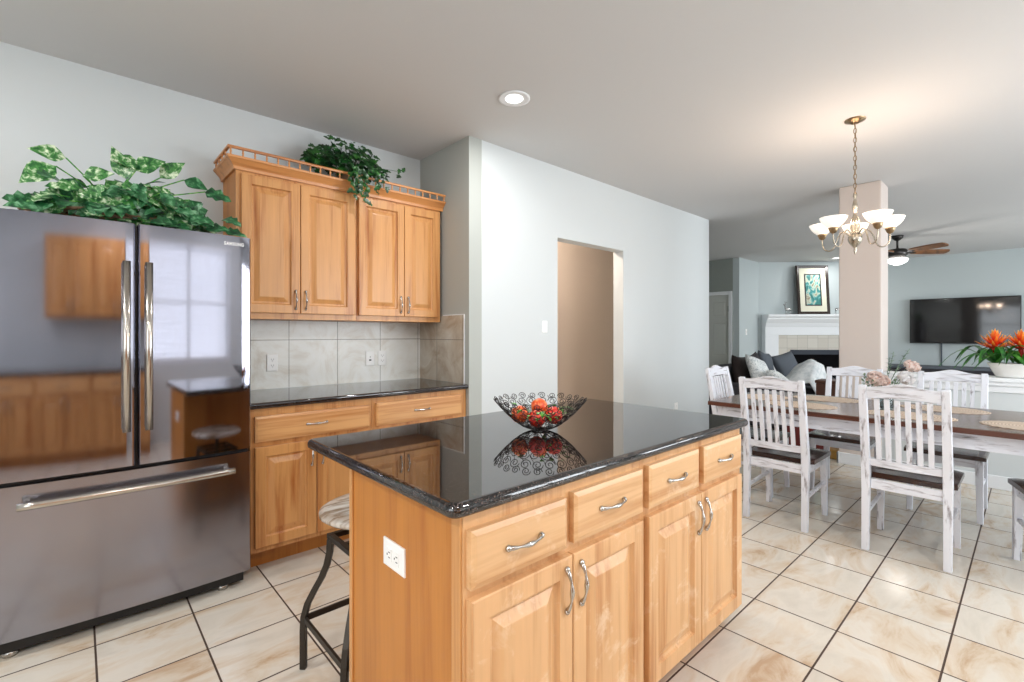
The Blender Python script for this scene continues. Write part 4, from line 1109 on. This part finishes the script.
# throw blanket heap
mb = MB(); n_ = 18; vs = []; fs = []
for i in range(n_+1):
    for j in range(n_+1):
        u_, v_ = -1+2*i/n_, -1+2*j/n_
        z = .49+.42*math.exp(-((u_*.95)**2+(v_*.9+.1)**2)*1.4)+.035*noise.noise(Vector((u_*3, v_*3, 2)))+.02*math.sin(u_*9+v_*4)
        y = 2.16+v_*.32
        if v_ < -.55: z = min(z, .5)-(-.55-v_)*.75; y = 2.16-.55*.32-.035-(-.55-v_)*.03
        vs.append((7.68+u_*.45, y, z))
for i in range(n_):
    for j in range(n_): a = i*(n_+1)+j; fs.append((a, a+n_+1, a+n_+2, a+1))
tag(mb.add(vs, fs, True).build('throw_blanket', 'throw', solid=.012), 'pale grey throw blanket heaped over the front edge of the sofa', 'blanket')
# brown end table and toy crate seen past the table
et = thing('end_table', 'brown leather-look storage cube standing beside the sofa', 'end table', (7.05, 1.70, 0))
MB().box(6.92, 7.18, 1.55, 1.86, .04, .66).build('body', 'brown_leather', et, world=True, bevel=.01)
MB().box(6.91, 7.19, 1.54, 1.87, .66, .70).build('lid', 'brown_leather', et, world=True, bevel=.01)
mb = MB()
for x in (6.95, 7.15):
    for y in (1.58, 1.83): mb.box(x-.02, x+.02, y-.02, y+.02, 0, .04)
mb.build('foot', 'black_plastic', et, world=True)
tc_ = thing('storage_crate', 'dark red crate on the floor left of the column, seen through the chair slats', 'crate', (5.95, 1.68, 0))
MB().box(5.86, 6.16, 1.50, 1.86, .0, .02).box(5.86, 5.88, 1.50, 1.86, .02, .40).box(6.14, 6.16, 1.50, 1.86, .02, .40).box(5.88, 6.14, 1.50, 1.52, .02, .40).box(5.88, 6.14, 1.84, 1.86, .02, .40).build('body', 'toy_red', tc_, world=True, bevel=.004)
MB().box(5.85, 6.17, 1.49, 1.87, .40, .42).build('rim', 'toy_red', tc_, world=True, bevel=.004)
tb2 = tag(MB().box(5.70, 5.86, 1.34, 1.45, 0, .10).build('toy_block', 'toy_yellow', bevel=.01), 'small yellow toy block on the floor against the column', 'toy')

# ------------------------------------------------------------------ kitchen side behind the camera (seen in the refrigerator doors)
cabinet('base_cabinet', 'long maple base cabinet run behind the camera, seen only in reflection', -2.2, .58, KY+.60, KY+.005, 0, .879, 1,
        [(-2.1+.66*i, -1.5+.66*i, .70, .845) for i in range(4)], [(-2.1+.33*i, -1.79+.33*i, .13, .672, 1 if i % 2 == 0 else -1, 1) for i in range(8)], toe=.1)
counter('countertop', 'black granite counter behind the camera under the wall cabinets', -2.25, .60, KY+.005, KY+.63, .8805, .914, .012, corners=(0, 0, 0, 0))
cabinet('wall_cabinet', 'maple wall cabinet behind the camera left of the window', -.75, .5, KY+.33, KY+.002, 1.45, 2.3, 1, [],
        [(-.72, -.42, 1.48, 2.26, 1, -1), (-.41, -.11, 1.48, 2.26, -1, -1), (-.10, .19, 1.48, 2.26, 1, -1), (.2, .48, 1.48, 2.26, -1, -1)])
